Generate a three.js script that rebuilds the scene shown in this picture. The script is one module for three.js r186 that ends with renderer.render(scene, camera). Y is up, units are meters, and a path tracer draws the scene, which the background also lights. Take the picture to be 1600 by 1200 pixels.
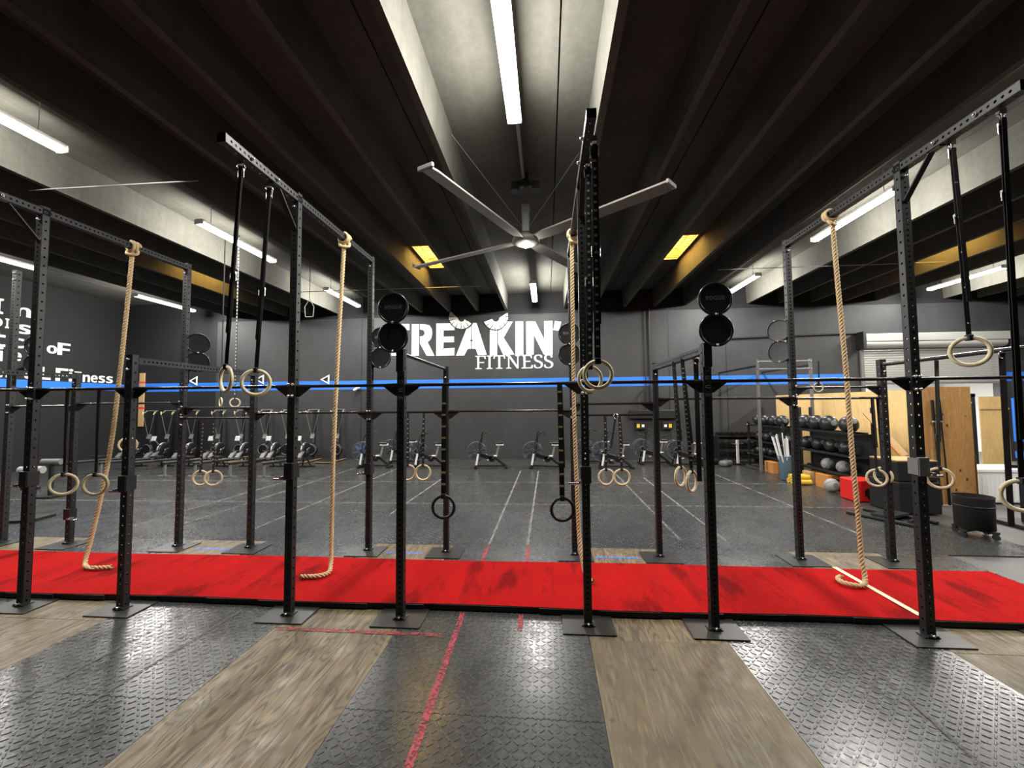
import * as THREE from 'three';
import { RectAreaLightUniformsLib } from 'three/addons/lights/RectAreaLightUniformsLib.js';
import { RoundedBoxGeometry } from 'three/addons/geometries/RoundedBoxGeometry.js';
import { mergeGeometries } from 'three/addons/utils/BufferGeometryUtils.js';
import { FontLoader } from 'three/addons/loaders/FontLoader.js';
import { TextGeometry } from 'three/addons/geometries/TextGeometry.js';

// ------------------------------------------------------------------ camera, exposure, lamps
const scene = new THREE.Scene();
scene.background = new THREE.Color(0x000000);
const camera = new THREE.PerspectiveCamera(85.59, 4 / 3, 0.05, 100);
camera.position.set(0, 2.115, 0);
camera.rotation.set(0.0522, 0.08286, -0.0083, 'YXZ');
const renderer = new THREE.WebGLRenderer();
renderer.toneMapping = THREE.LinearToneMapping;
renderer.toneMappingExposure = 1.75;
renderer.shadowMap.enabled = true;
RectAreaLightUniformsLib.init();
const TUBE_LIGHT = 105, TUBE_SIDE = 175, TUBE_GLOW = 5, SKYLIGHT = 26;
const LAMP_ROWS = [-14.4, -7.4, -0.4, 6.6, 13.6];        // x of the lamp rows, one in each wide ceiling bay
const LAMP_Z = [-4.4, -9.35, -14.5];

// ------------------------------------------------------------------ helpers
let seed = 7;
const rnd = () => { seed = (seed * 1664525 + 1013904223) >>> 0; return seed / 4294967296; };
const taken = {};
function numbered(n) { const k = taken[n] = (taken[n] || 0) + 1; return k === 1 ? n : n + '_' + String(k - 1).padStart(3, '0'); }
function B(w, h, d, x = 0, y = 0, z = 0, rx = 0, ry = 0, rz = 0) {
  const g = new THREE.BoxGeometry(w, h, d);
  if (rx || ry || rz) g.applyMatrix4(new THREE.Matrix4().makeRotationFromEuler(new THREE.Euler(rx, ry, rz)));
  return g.translate(x, y, z);
}
function RB(w, h, d, r, x = 0, y = 0, z = 0, rx = 0, ry = 0, rz = 0, s = 2) {
  const g = new RoundedBoxGeometry(w, h, d, s, r);
  if (rx || ry || rz) g.applyMatrix4(new THREE.Matrix4().makeRotationFromEuler(new THREE.Euler(rx, ry, rz)));
  return g.translate(x, y, z);
}
const V = (a) => new THREE.Vector3(...a);
function C(a, b, r, seg = 10, r2 = r) {                 // rod between two points
  const p = V(a), q = V(b), d = q.clone().sub(p), L = d.length();
  const g = new THREE.CylinderGeometry(r2, r, L, seg);
  g.applyQuaternion(new THREE.Quaternion().setFromUnitVectors(new THREE.Vector3(0, 1, 0), d.normalize()));
  return g.translate((p.x + q.x) / 2, (p.y + q.y) / 2, (p.z + q.z) / 2);
}
function bar(a, b, w, t) {                               // flat or square bar between two points
  const p = V(a), q = V(b), d = q.clone().sub(p), L = d.length();
  const g = new THREE.BoxGeometry(w, L, t);
  g.applyQuaternion(new THREE.Quaternion().setFromUnitVectors(new THREE.Vector3(0, 1, 0), d.normalize()));
  return g.translate((p.x + q.x) / 2, (p.y + q.y) / 2, (p.z + q.z) / 2);
}
function T(pts, r, seg = 40, rad = 8, closed = false) { return new THREE.TubeGeometry(new THREE.CatmullRomCurve3(pts.map(V), closed, 'catmullrom', 0.5), seg, r, rad, closed); }
function S(r, x, y, z, a = 12, b = 8) { return new THREE.SphereGeometry(r, a, b).translate(x, y, z); }
function torus(R, r, x, y, z, ry = 0, a = 10, b = 40) { return new THREE.TorusGeometry(R, r, a, b).rotateY(ry).translate(x, y, z); }
function lathe(pts, x = 0, y = 0, z = 0, seg = 20) { return new THREE.LatheGeometry(pts.map((p) => new THREE.Vector2(...p)), seg).translate(x, y, z); }
function poly(pts, depth, holes = []) {
  const s = new THREE.Shape(pts.map((p) => new THREE.Vector2(p[0], p[1])));
  for (const h of holes) s.holes.push(new THREE.Path(h.map((p) => new THREE.Vector2(p[0], p[1]))));
  return new THREE.ExtrudeGeometry(s, { depth, bevelEnabled: false });
}
function merge(list) {
  if (!Array.isArray(list)) return list;
  if (list.length === 1) return list[0];
  return mergeGeometries(list.map((g) => (g.index ? g.toNonIndexed() : g)));
}
function uvBox(g, s = 1, ox = 0, oy = 0) {               // texture coordinates in metres
  const n = g.attributes.normal, p = g.attributes.position, uv = new Float32Array(p.count * 2);
  for (let i = 0; i < p.count; i++) {
    const ax = Math.abs(n.getX(i)), ay = Math.abs(n.getY(i)), az = Math.abs(n.getZ(i));
    let u, v;
    if (ay >= ax && ay >= az) { u = p.getX(i); v = p.getZ(i); } else if (ax >= az) { u = p.getZ(i); v = p.getY(i); } else { u = p.getX(i); v = p.getY(i); }
    uv[2 * i] = u / s + ox; uv[2 * i + 1] = v / s + oy;
  }
  g.setAttribute('uv', new THREE.BufferAttribute(uv, 2));
  return g;
}
function part(name, geos, mat, parent, kind) {
  const m = new THREE.Mesh(merge(geos), mat);
  m.name = name; m.castShadow = m.receiveShadow = true;
  if (kind) m.userData.kind = kind;
  if (parent) parent.add(m);
  return m;
}
function struct(name, geos, mat) { const m = part(name, geos, mat, scene); m.userData.kind = 'structure'; return m; }
function thing(name, label, category, pos = [0, 0, 0], ry = 0, group) {
  const o = new THREE.Group(); o.name = numbered(name); scene.add(o);
  o.position.set(...pos); o.rotation.y = ry; o.userData = { label, category };
  if (group) o.userData.group = group;
  return o;
}
function solo(name, geos, mat, label, category, group) {
  const m = part(numbered(name), geos, mat, scene); m.userData = { label, category };
  if (group) m.userData.group = group;
  return m;
}
function dup(src, pos, ry, label) {
  const c = src.clone(); c.name = numbered(src.name.replace(/_\d\d\d$/, '')); scene.add(c);
  c.position.set(...pos); c.rotation.y = ry; c.userData = { ...src.userData, label };
  return c;
}

// ------------------------------------------------------------------ noise and textures
function hash(x, y, s) { let h = (x * 374761393 + y * 668265263 + s * 974634777) | 0; h = Math.imul(h ^ (h >>> 13), 1274126177); return ((h ^ (h >>> 16)) >>> 0) / 4294967296; }
function vnoise(x, y, px, py, s) {
  const xi = Math.floor(x), yi = Math.floor(y), fx = x - xi, fy = y - yi, u = fx * fx * (3 - 2 * fx), v = fy * fy * (3 - 2 * fy);
  const w = (a, m) => ((a % m) + m) % m;
  const a = hash(w(xi, px), w(yi, py), s), b = hash(w(xi + 1, px), w(yi, py), s), c = hash(w(xi, px), w(yi + 1, py), s), d = hash(w(xi + 1, px), w(yi + 1, py), s);
  return a + (b - a) * u + (c - a) * v + (a - b - c + d) * u * v;
}
function fbm(u, v, fx, fy, oct, s) { let t = 0, a = 0.5, n = 0; for (let i = 0; i < oct; i++) { t += a * vnoise(u * fx, v * fy, fx, fy, s + i); n += a; a *= 0.5; fx *= 2; fy *= 2; } return t / n; }
function tex(w, h, fn, srgb = true) {
  const d = new Uint8Array(w * h * 4), o = [0, 0, 0, 1];
  const e = (x) => (srgb ? Math.pow(Math.min(1, Math.max(0, x)), 1 / 2.2) : Math.min(1, Math.max(0, x))) * 255;
  for (let j = 0; j < h; j++) for (let i = 0; i < w; i++) {
    fn(i / w, j / h, o); const k = (j * w + i) * 4;
    d[k] = e(o[0]); d[k + 1] = e(o[1]); d[k + 2] = e(o[2]); d[k + 3] = 255;
  }
  const t = new THREE.DataTexture(d, w, h); t.wrapS = t.wrapT = THREE.RepeatWrapping; t.magFilter = THREE.LinearFilter; t.minFilter = THREE.LinearMipmapLinearFilter; t.generateMipmaps = true;
  if (srgb) t.colorSpace = THREE.SRGBColorSpace;
  t.needsUpdate = true; return t;
}
const grey = (fn) => (u, v, o) => { o[0] = o[1] = o[2] = fn(u, v); };
const rep = (t, x, y = x) => { const c = t.clone(); c.repeat.set(x, y); c.needsUpdate = true; return c; };
const mix = (a, b, t) => a + (b - a) * t, sat = (x) => Math.min(1, Math.max(0, x));

// concrete: 4 m tile
const concreteMap = tex(512, 512, (u, v, o) => {
  const n = fbm(u, v, 6, 6, 5, 11), f = fbm(u, v, 64, 64, 3, 21), st = fbm(u, v, 40, 3, 3, 31);
  const k = 0.72 + 0.4 * (n - 0.5) + 0.22 * (f - 0.5) + 0.2 * (st - 0.5);
  o[0] = 0.098 * k; o[1] = 0.097 * k; o[2] = 0.077 * k;
});
const concreteBump = tex(512, 512, grey((u, v) => 0.6 * fbm(u, v, 24, 24, 4, 5) + 0.4 * fbm(u, v, 120, 120, 2, 8)), false);
// rubber: wear and dust, 4 m tile; plate relief, one repeat is 110 mm
const rubberMap = tex(1024, 1024, (u, v, o) => {
  const n = fbm(u, v, 8, 8, 5, 41), f = fbm(u, v, 150, 150, 2, 43), d = sat((fbm(u, v, 20, 20, 4, 47) - 0.52) * 5);
  const k = 0.027 + 0.012 * n + 0.012 * f + 0.014 * d * f;
  o[0] = k * 0.97; o[1] = k * 1.02; o[2] = k * 1.0;
});
const rubberRough = tex(512, 512, grey((u, v) => 0.28 + 0.14 * (fbm(u, v, 10, 10, 5, 51) - 0.5) + 0.16 * (fbm(u, v, 90, 90, 2, 53) - 0.5)), false);
const lug = (x, y, a) => { const c = Math.cos(a), s = Math.sin(a), p = x * c + y * s, q = -x * s + y * c; const e = Math.hypot(Math.max(0, Math.abs(p) - 0.2), q); return sat((0.075 - e) / 0.03); };
const plateBump = tex(128, 128, grey((u, v) => {
  let h = 0;
  for (const [cx, cy, a] of [[0.25, 0.25, 0.785], [0.75, 0.25, -0.785], [0.25, 0.75, -0.785], [0.75, 0.75, 0.785]])
    for (const ox of [-1, 0, 1]) for (const oy of [-1, 0, 1]) h = Math.max(h, lug(u - cx + ox, v - cy + oy, a));
  return h;
}), false);
// plywood: u across 1.22 m, v along 2.44 m
function plyTex(w, h, s, base, dark, light, strength, stain) {
  return tex(w, h, (u, v, o) => {
    const warp = fbm(u, v, 5, 3, 3, s), w2 = fbm(u, v, 14, 4, 3, s + 3);
    const ring = 0.5 + 0.5 * Math.sin(6.283 * (u * 7 + warp * 9 + w2 * 2.2));
    const fine = fbm(u, v, 220, 9, 2, s + 6), st = fbm(u, v, 6, 8, 4, s + 9);
    const pore = sat((fbm(u, v, 90, 14, 2, s + 12) - 0.58) * 6);
    let t = sat(0.55 * Math.pow(ring, 3) * strength + 0.3 * (fine - 0.4)), l = sat(pore * 0.7 * (0.4 + st));
    for (let c = 0; c < 3; c++) o[c] = mix(mix(base[c], dark[c], t), light[c], l) * (1 - stain * sat((st - 0.45) * 3)) * (0.9 + 0.2 * fine);
    for (let k = 0; k < 7; k++) {
      const kx = hash(k, 3, s), ky = hash(k, 9, s), d = Math.hypot((u - kx) * 1.22, (v - ky) * 2.44), r = 0.014 + 0.02 * hash(k, 5, s);
      if (d < r && stain < 0.3) for (let c = 0; c < 3; c++) o[c] = mix(dark[c] * 0.55, o[c], d / r);
    }
  });
}
const plyFloorMap = plyTex(512, 1024, 61, [0.2, 0.155, 0.09], [0.09, 0.065, 0.034], [0.36, 0.3, 0.185], 1.7, 0.3);
const plyFloorMap2 = plyTex(512, 1024, 87, [0.175, 0.14, 0.086], [0.11, 0.085, 0.05], [0.27, 0.23, 0.155], 0.8, 0.28);
const plyWallMap = plyTex(512, 1024, 71, [0.7, 0.48, 0.2], [0.47, 0.26, 0.07], [0.74, 0.55, 0.27], 0.4, 0.12);
const plySheetMap = plyTex(512, 1024, 77, [0.42, 0.215, 0.06], [0.26, 0.105, 0.02], [0.5, 0.28, 0.1], 0.55, 0.2);
const plyRough = tex(512, 512, grey((u, v) => 0.44 + 0.4 * (fbm(u, v, 12, 10, 4, 91) - 0.4) + 0.15 * fbm(u, v, 80, 30, 2, 93)), false);
const turfMap = tex(1024, 1024, (u, v, o) => {
  const n = fbm(u, v, 10, 5, 5, 101), f = fbm(u, v, 300, 300, 2, 103), w = fbm(u, v, 16, 4, 4, 107);
  const k = 0.86 + 0.22 * (n - 0.5) + 0.5 * (f - 0.5) - 0.4 * sat((w - 0.53) * 5);
  o[0] = 0.45 * k; o[1] = 0.004 * k; o[2] = 0.004 * k;
});
const turfBump = tex(512, 512, grey((u, v) => fbm(u, v, 256, 256, 2, 111)), false);
const wallMap = tex(512, 512, (u, v, o) => {
  const n = fbm(u, v, 6, 6, 5, 121), f = fbm(u, v, 90, 90, 2, 123), b = fbm(u, v, 20, 8, 3, 127);
  const k = 0.027 * (1 + 0.35 * (n - 0.5) + 0.2 * (f - 0.5) + 0.3 * (b - 0.5));
  o[0] = k * 0.94; o[1] = k * 1.02; o[2] = k * 1.14;
});
const scuff = tex(256, 256, grey((u, v) => sat((fbm(u, v, 40, 40, 3, 131) * 0.6 + fbm(u, v, 8, 3, 3, 133) * 0.4 - 0.36) * 4.5)), false);
const slabMap = tex(512, 512, (u, v, o) => {
  const n = fbm(u, v, 5, 5, 5, 141), f = fbm(u, v, 70, 70, 3, 143); const k = 0.07 * (1 + 0.9 * (n - 0.5) + 0.35 * (f - 0.5));
  o[0] = k; o[1] = k * 0.99; o[2] = k * 0.94;
});

const std = (o) => new THREE.MeshStandardMaterial(o);
const lin = (r, g, b) => new THREE.Color().setRGB(r, g, b);
const M = {
  concrete: std({ map: concreteMap, bumpMap: concreteBump, bumpScale: 0.004, roughness: 0.9 }),
  wall: std({ map: wallMap, bumpMap: concreteBump, bumpScale: 0.003, roughness: 0.62 }),
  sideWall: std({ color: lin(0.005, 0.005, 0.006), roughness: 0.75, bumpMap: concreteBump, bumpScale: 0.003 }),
  rubber: std({ map: rep(rubberMap, 0.25), roughnessMap: rep(rubberRough, 0.5), roughness: 1, bumpMap: rep(plateBump, 1 / 0.11), bumpScale: 0.0028 }),
  rubberPlain: std({ map: rep(rubberMap, 0.25), roughnessMap: rep(rubberRough, 0.5), roughness: 1 }),
  plyFloor: std({ color: lin(0.74, 0.72, 0.68), map: rep(plyFloorMap, 1 / 1.22, 1 / 2.44), roughnessMap: plyRough, roughness: 1 }),
  plyFloor2: std({ color: lin(0.74, 0.72, 0.68), map: rep(plyFloorMap2, 1 / 1.22, 1 / 2.44), roughnessMap: plyRough, roughness: 1 }),
  plyWall: std({ map: rep(plyWallMap, 1 / 1.22, 1 / 2.44), roughness: 0.7 }),
  plySheet: std({ map: rep(plySheetMap, 1 / 1.22, 1 / 2.44), roughness: 0.6 }),
  slab: std({ map: rep(slabMap, 0.3), roughness: 0.42 }),
  turf: new THREE.MeshPhysicalMaterial({ specularIntensity: 0.15, map: rep(turfMap, 0.4), bumpMap: rep(turfBump, 1.5), bumpScale: 0.006, roughness: 0.95 }),
  underlay: std({ color: lin(0.008, 0.008, 0.008), roughness: 0.8 }),
  steel: std({ color: lin(0.011, 0.012, 0.013), roughness: 0.45 }),
  steelPlate: std({ color: lin(0.03, 0.031, 0.031), roughness: 0.38, metalness: 0.3, bumpMap: concreteBump, bumpScale: 0.001 }),
  barSteel: std({ color: lin(0.05, 0.05, 0.05), roughness: 0.25, metalness: 0.7 }),
  bolt: std({ color: lin(0.75, 0.75, 0.75), roughness: 0.25, metalness: 1 }),
  chrome: std({ color: lin(0.65, 0.65, 0.66), roughness: 0.22, metalness: 1 }),
  alu: std({ color: lin(0.5, 0.5, 0.5), roughness: 0.4, metalness: 0.9 }),
  web: std({ color: lin(0.010, 0.010, 0.011), roughness: 0.8 }),
  ringWood: std({ map: rep(plyWallMap, 1, 0.2), color: lin(0.9, 1.14, 1.75), roughness: 0.5 }),
  ringDark: std({ color: lin(0.012, 0.012, 0.012), roughness: 0.45 }),
  rope: std({ color: lin(0.52, 0.385, 0.21), roughness: 0.9 }),
  ropeWhip: std({ color: lin(0.09, 0.04, 0.02), roughness: 0.8 }),
  black: std({ color: lin(0.006, 0.006, 0.0065), roughness: 0.5 }),
  blackGloss: std({ color: lin(0.008, 0.008, 0.009), roughness: 0.3 }),
  vinyl: std({ color: lin(0.014, 0.015, 0.017), roughness: 0.36 }),
  white: std({ color: lin(0.82, 0.82, 0.8), roughness: 0.55 }),
  whitePaint: std({ color: lin(0.8, 0.81, 0.8), roughness: 0.6 }),
  blue: std({ color: lin(0.018, 0.17, 0.72), roughness: 0.55 }),
  blueTape: std({ color: lin(0.05, 0.2, 0.75), roughness: 0.6, alphaMap: scuff, transparent: true }),
  redLine: std({ color: lin(0.32, 0.035, 0.05), roughness: 0.6, alphaMap: scuff, transparent: true }),
  chalkFaint: std({ color: lin(0.1, 0.1, 0.098), roughness: 0.8, alphaMap: scuff, transparent: true }),
  chalk: std({ color: lin(0.25, 0.26, 0.255), roughness: 0.8, alphaMap: scuff, transparent: true }),
  tape: std({ color: lin(0.62, 0.55, 0.4), roughness: 0.7 }),
  greyPaint: std({ color: lin(0.3, 0.3, 0.3), roughness: 0.5 }),
  grey: std({ color: lin(0.14, 0.145, 0.15), roughness: 0.5 }),
  shutter: std({ color: lin(0.42, 0.42, 0.4), roughness: 0.45, metalness: 0.4 }),
  red: std({ color: lin(0.72, 0.012, 0.01), roughness: 0.5 }),
  yellow: std({ color: lin(0.75, 0.5, 0.04), roughness: 0.6 }),
  orangeWood: std({ color: lin(0.5, 0.22, 0.06), roughness: 0.6 }),
  wood: std({ color: lin(0.5, 0.32, 0.15), roughness: 0.6 }),
  brownPanel: std({ color: lin(0.1, 0.035, 0.012), roughness: 0.5 }),
  screen: std({ color: lin(0.45, 0.55, 0.55), roughness: 0.3 }),
  blueGrey: std({ color: lin(0.08, 0.14, 0.19), roughness: 0.5 }),
  fanGrey: std({ color: lin(0.045, 0.06, 0.08), roughness: 0.4, metalness: 0.3 }),
  fanBlue: std({ color: lin(0.10, 0.20, 0.36), roughness: 0.4, metalness: 0.3 }),
  foam: std({ color: lin(0.006, 0.006, 0.0065), roughness: 0.85 }),
  cage: std({ color: lin(0.13, 0.14, 0.155), roughness: 0.35, metalness: 0.6 }),
  fanBlade: std({ color: lin(0.2, 0.195, 0.175), roughness: 0.5 }),
  numberPrint: std({ color: lin(0.4, 0.4, 0.38), roughness: 0.7 }),
  yellowPrint: std({ color: lin(0.55, 0.5, 0.2), roughness: 0.7 }),
  tube: std({ color: 0xffffff, emissive: lin(1, 0.97, 0.91), emissiveIntensity: TUBE_GLOW, roughness: 0.4 }),
  dome: std({ color: lin(0.8, 0.6, 0.2), emissive: lin(1, 0.7, 0.16), emissiveIntensity: 1.9, roughness: 0.5 }),
};

// ------------------------------------------------------------------ the room
const ZB = -16.5, ZF = 4, XL = -18.2, XR = 18.4, YS = 5.96, YC = 6.65;
const floor = struct('floor', uvBox(B(XR - XL + 0.6, 0.3, ZF - ZB + 8, (XL + XR) / 2, -0.168, (ZF + ZB) / 2 - 2)), M.slab);
const SHORT = [[-8.69, -7.5], [-5.67, -4.45], [-2.64, -1.44], [0.36, 1.58], [3.4, 4.6]];
const LONG = [[-7.5, -5.67], [-4.45, -2.64], [-1.44, 0.36], [1.58, 3.4]];
let matCount = 0;
function mat(x0, x1, z0, z1, m = M.rubber, name = 'rubber_mat') {
  const g = 0.004, top = -0.0008 * (matCount++ % 3);
  const geo = B(x1 - x0 - g, 0.02, z1 - z0 - g, (x0 + x1) / 2, top - 0.01, (z0 + z1) / 2);
  return part(name, uvBox(geo, 1, name === 'plywood_sheet' ? -x0 : 0, name === 'plywood_sheet' ? matCount * 0.37 : 0), m, floor);
}
const zRows = [-6.58, -5.36, -4.14, -2.92, -1.70, -0.48, 0.74, 1.96, 3.18];
for (const [a, b] of LONG) for (let i = 0; i < 8; i++) mat(a, b, i ? zRows[i] : -6.35, zRows[i + 1], i > 1 ? M.rubberPlain : M.rubber);
for (let k = 0; k < 5; k++) for (let i = 0; i < 8; i++) mat(-8.69 - 1.83 * (k + 1), -8.69 - 1.83 * k, i ? zRows[i] : -6.35, zRows[i + 1]);
for (let i = 0; i < 8; i++) mat(4.6, 5.5, i ? zRows[i] : -6.35, zRows[i + 1]);
SHORT.forEach(([a, b], k) => { [[-6.35, -3.91], [-3.91, -1.47], [-1.47, 0.97], [0.97, 3.2]].forEach(([c, d], j) => mat(a, b, c, d, j === 0 || k === 2 || k === 1 ? M.plyFloor : M.plyFloor2, 'plywood_sheet')); });
for (let i = 0; i < 9; i++) for (let k = -10; k < 4; k++) {
  const z1 = -6.35 - 1.13 * i, z0 = i === 8 ? ZB + 0.02 : z1 - 1.13, x0 = Math.max(XL + 0.05, 0.36 + 1.83 * k), x1 = k === 3 ? 6.95 - 0.12 * (i % 2) : 0.36 + 1.83 * (k + 1);
  if (x1 > x0 + 0.1) mat(x0, x1, z0, z1);
}
// raised lugs of the plates nearest the camera
{
  const g = new RoundedBoxGeometry(0.043, 0.006, 0.0125, 1, 0.0027), spots = [];
  for (const [a, b] of LONG) for (let x = a + 0.035; x < b - 0.03; x += 0.054) for (let z = -5.3; z < -1.7; z += 0.054) spots.push([x, z]);
  for (let x = -8; x < 6.6; x += 0.054) for (let z = -8.9; z < -6.4; z += 0.054) spots.push([x, z]);
  const im = new THREE.InstancedMesh(g, M.rubberPlain, spots.length), m4 = new THREE.Matrix4(), q = new THREE.Quaternion(), up = new THREE.Vector3(0, 1, 0);
  spots.forEach(([x, z], i) => {
    const odd = (Math.round((x - spots[0][0]) / 0.054) + Math.round((z + 5.3) / 0.054)) % 2;
    q.setFromAxisAngle(up, odd ? 0.785 : -0.785);
    m4.compose(new THREE.Vector3(x, -0.0002, z), q, new THREE.Vector3(1, 1, 1)); im.setMatrixAt(i, m4);
  });
  im.name = 'plate_lugs'; im.userData.kind = 'stuff'; im.castShadow = im.receiveShadow = true; floor.add(im);
}
// painted and taped lines on the floor
function line(name, a, b, w, m, y = 0.0012) {
  const dx = b[0] - a[0], dz = b[1] - a[1], L = Math.hypot(dx, dz);
  const g = new THREE.PlaneGeometry(w, L).rotateX(-Math.PI / 2).rotateY(Math.atan2(dx, dz)).translate((a[0] + b[0]) / 2, y, (a[1] + b[1]) / 2);
  return part(name, uvBox(g, 0.6), m, floor);
}
for (const [x, z0, z1] of [[-0.9, -6.4, -13.6], [-0.32, -6.4, -13.6], [2.05, -6.8, -14.2], [2.74, -6.8, -12.4], [5.0, -7.3, -15], [-6.66, -7.2, -14.3], [-5.13, -6.8, -14.2], [-7.5, -7, -12], [-3.1, -8, -13]])
  line('painted_line', [x, z0], [x + 0.03, z1], 0.038, M.chalk);
for (const z of [-9.0, -11.55]) line('painted_line', [-13, z + 0.1], [6.4, z - 0.05], 0.035, M.chalk);
for (const [x0, x1, z0, z1] of [[-3.9, -3.75, -2.2, -4.2], [-3.35, -3.2, -2.4, -4.2], [2.45, 2.62, -2.2, -4.2]]) line('painted_line', [x0, z0], [x1, z1], 0.03, M.chalkFaint, 0.0045);
line('painted_line', [-0.83, -2.3], [-0.88, -4.3], 0.055, M.redLine, 0.0045);
line('painted_line', [-0.28, -4.0], [-0.28, -4.3], 0.05, M.redLine, 0.0045);
line('painted_line', [-2.6, -3.89], [-1.0, -3.88], 0.05, M.redLine, 0.0045);
line('painted_line', [-0.9, -5.5], [-0.91, -6.35], 0.055, M.redLine);
line('painted_line', [-0.29, -5.5], [-0.3, -6.35], 0.05, M.redLine);
for (const [a, b] of [[-5.3, -4.75], [-2.35, -1.8], [0.65, 1.25]]) line('blue_tape', [a, -5.96], [b, -5.97], 0.06, M.blueTape);

// walls
const DX0 = 11.75, DX1 = 16.5, DY = 4.15;
const wallBack = struct('wall_back', [uvBox(B(DX0 - XL + 0.3, 7.2, 0.3, (DX0 + XL - 0.3) / 2, 3.4, ZB - 0.15), 4), uvBox(B(DX1 - DX0, 7 - DY, 0.3, (DX0 + DX1) / 2, (7 + DY) / 2, ZB - 0.15), 4), uvBox(B(XR - DX1 + 0.3, 7.2, 0.3, (DX1 + XR + 0.3) / 2, 3.4, ZB - 0.15), 4)], M.wall);
const wallLeft = struct('wall_left', uvBox(B(0.3, 7.2, ZF - ZB, XL - 0.15, 3.4, (ZF + ZB) / 2), 4), M.sideWall);
struct('wall_right', uvBox(B(0.3, 7.2, ZF - ZB, XR + 0.15, 3.4, (ZF + ZB) / 2), 4), M.sideWall);
struct('wall_front', uvBox(B(XR - XL + 0.6, 7.2, 0.3, (XL + XR) / 2, 3.4, ZF + 0.15), 4), M.sideWall);
part('blue_stripe', B(29.3, 0.36, 0.006, -3.5, 3.02, ZB + 0.003), M.blue, wallBack);
part('blue_stripe', B(1.6, 0.34, 0.006, 17.4, 3.02, ZB + 0.003), M.blue, wallBack);
part('blue_stripe', B(0.006, 0.28, 12, XL + 0.003, 3.02, -10.45), M.blue, wallLeft);
part('black_band', B(XR - XL, 0.85, 0.004, (XL + XR) / 2, 6.22, ZB + 0.0012), M.sideWall, wallBack);  // thin black band across the top of the back wall
part('black_band', B(4.2, 6.0, 0.004, -16.1, 3.0, ZB + 0.001), M.sideWall, wallBack);
for (const [x, r] of [[3.85, 0.02], [4.02, 0.03]]) part('conduit', [C([x, 1.95, ZB + 0.05], [x, 5.9, ZB + 0.05], r)], M.black, wallBack);
part('conduit', [C([6.2, 4.6, ZB + 0.05], [11.6, 4.72, ZB + 0.05], 0.03)], M.black, wallBack);
for (const x of [-7.6, 4.75, 6.9]) part('panel_joint', B(0.03, 6.6, 0.006, x, 3.3, ZB + 0.001), M.black, wallBack);

// ceiling: precast tees, wide bays for the lamps, four roof lights
const ceiling = struct('ceiling', B(XR - XL + 0.6, 0.2, ZF - ZB + 0.6, (XL + XR) / 2, 7.75, (ZF + ZB) / 2), M.sideWall);
const SKY = [[-10.74, -10.06], [-3.76, -3.1], [3.44, 4.12], [10.44, 11.12]], SZ0 = -13.1, SZ1 = -11.2;
const joints = []; for (let k = -8; k <= 8; k++) { const x = 0.22 + 2.34 * k; if (x > XL && x < XR) joints.push(x); }
const edges = [XL, ...joints, XR];
for (let i = 0; i + 1 < edges.length; i++) {
  const a = edges[i] + 0.011, b = edges[i + 1] - 0.011;
  const holes = SKY.filter(([p, q]) => p > a - 0.05 && q < b + 0.05).map(([p, q]) => [[p, -SZ1], [p, -SZ0], [q, -SZ0], [q, -SZ1]]);
  const g = poly([[a, -ZF], [b, -ZF], [b, -ZB], [a, -ZB]], 0.1, holes).rotateX(-Math.PI / 2).translate(0, YC, 0);
  part('ceiling_panel', uvBox(g, 4, 0.13 * i, 0.31 * i), M.concrete, ceiling);
}
const stems = []; for (let k = -2; k <= 2; k++) { for (let j = 0; j < 5; j++) stems.push(0.78 + 1.16 * j + 7.0 * k); }
const stemGeo = poly([[-0.05, YS], [0.05, YS], [0.075, YC], [-0.075, YC]], ZF - ZB).translate(0, 0, ZB);
stems.filter((x) => x > XL + 0.1 && x < XR - 0.1).forEach((x, i) => { const g = stemGeo.clone().translate(x, 0, 0); part('tee_stem', uvBox(g, 4, 0, 0.17 * i), M.concrete, ceiling); });
for (const [x0, x1, z] of [[-8.96, -5.8, -6.33], [-8.2, -2.0, -12.95], [4.9, 10.9, -12.1]]) part('conduit', C([x0, YS - 0.02, z], [x1, YS - 0.02, z], 0.012), M.greyPaint, ceiling);
part('conduit', [C([-0.4, 6.55, -5.7], [-0.4, 6.55, -7.9], 0.03)], M.greyPaint, ceiling);

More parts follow.
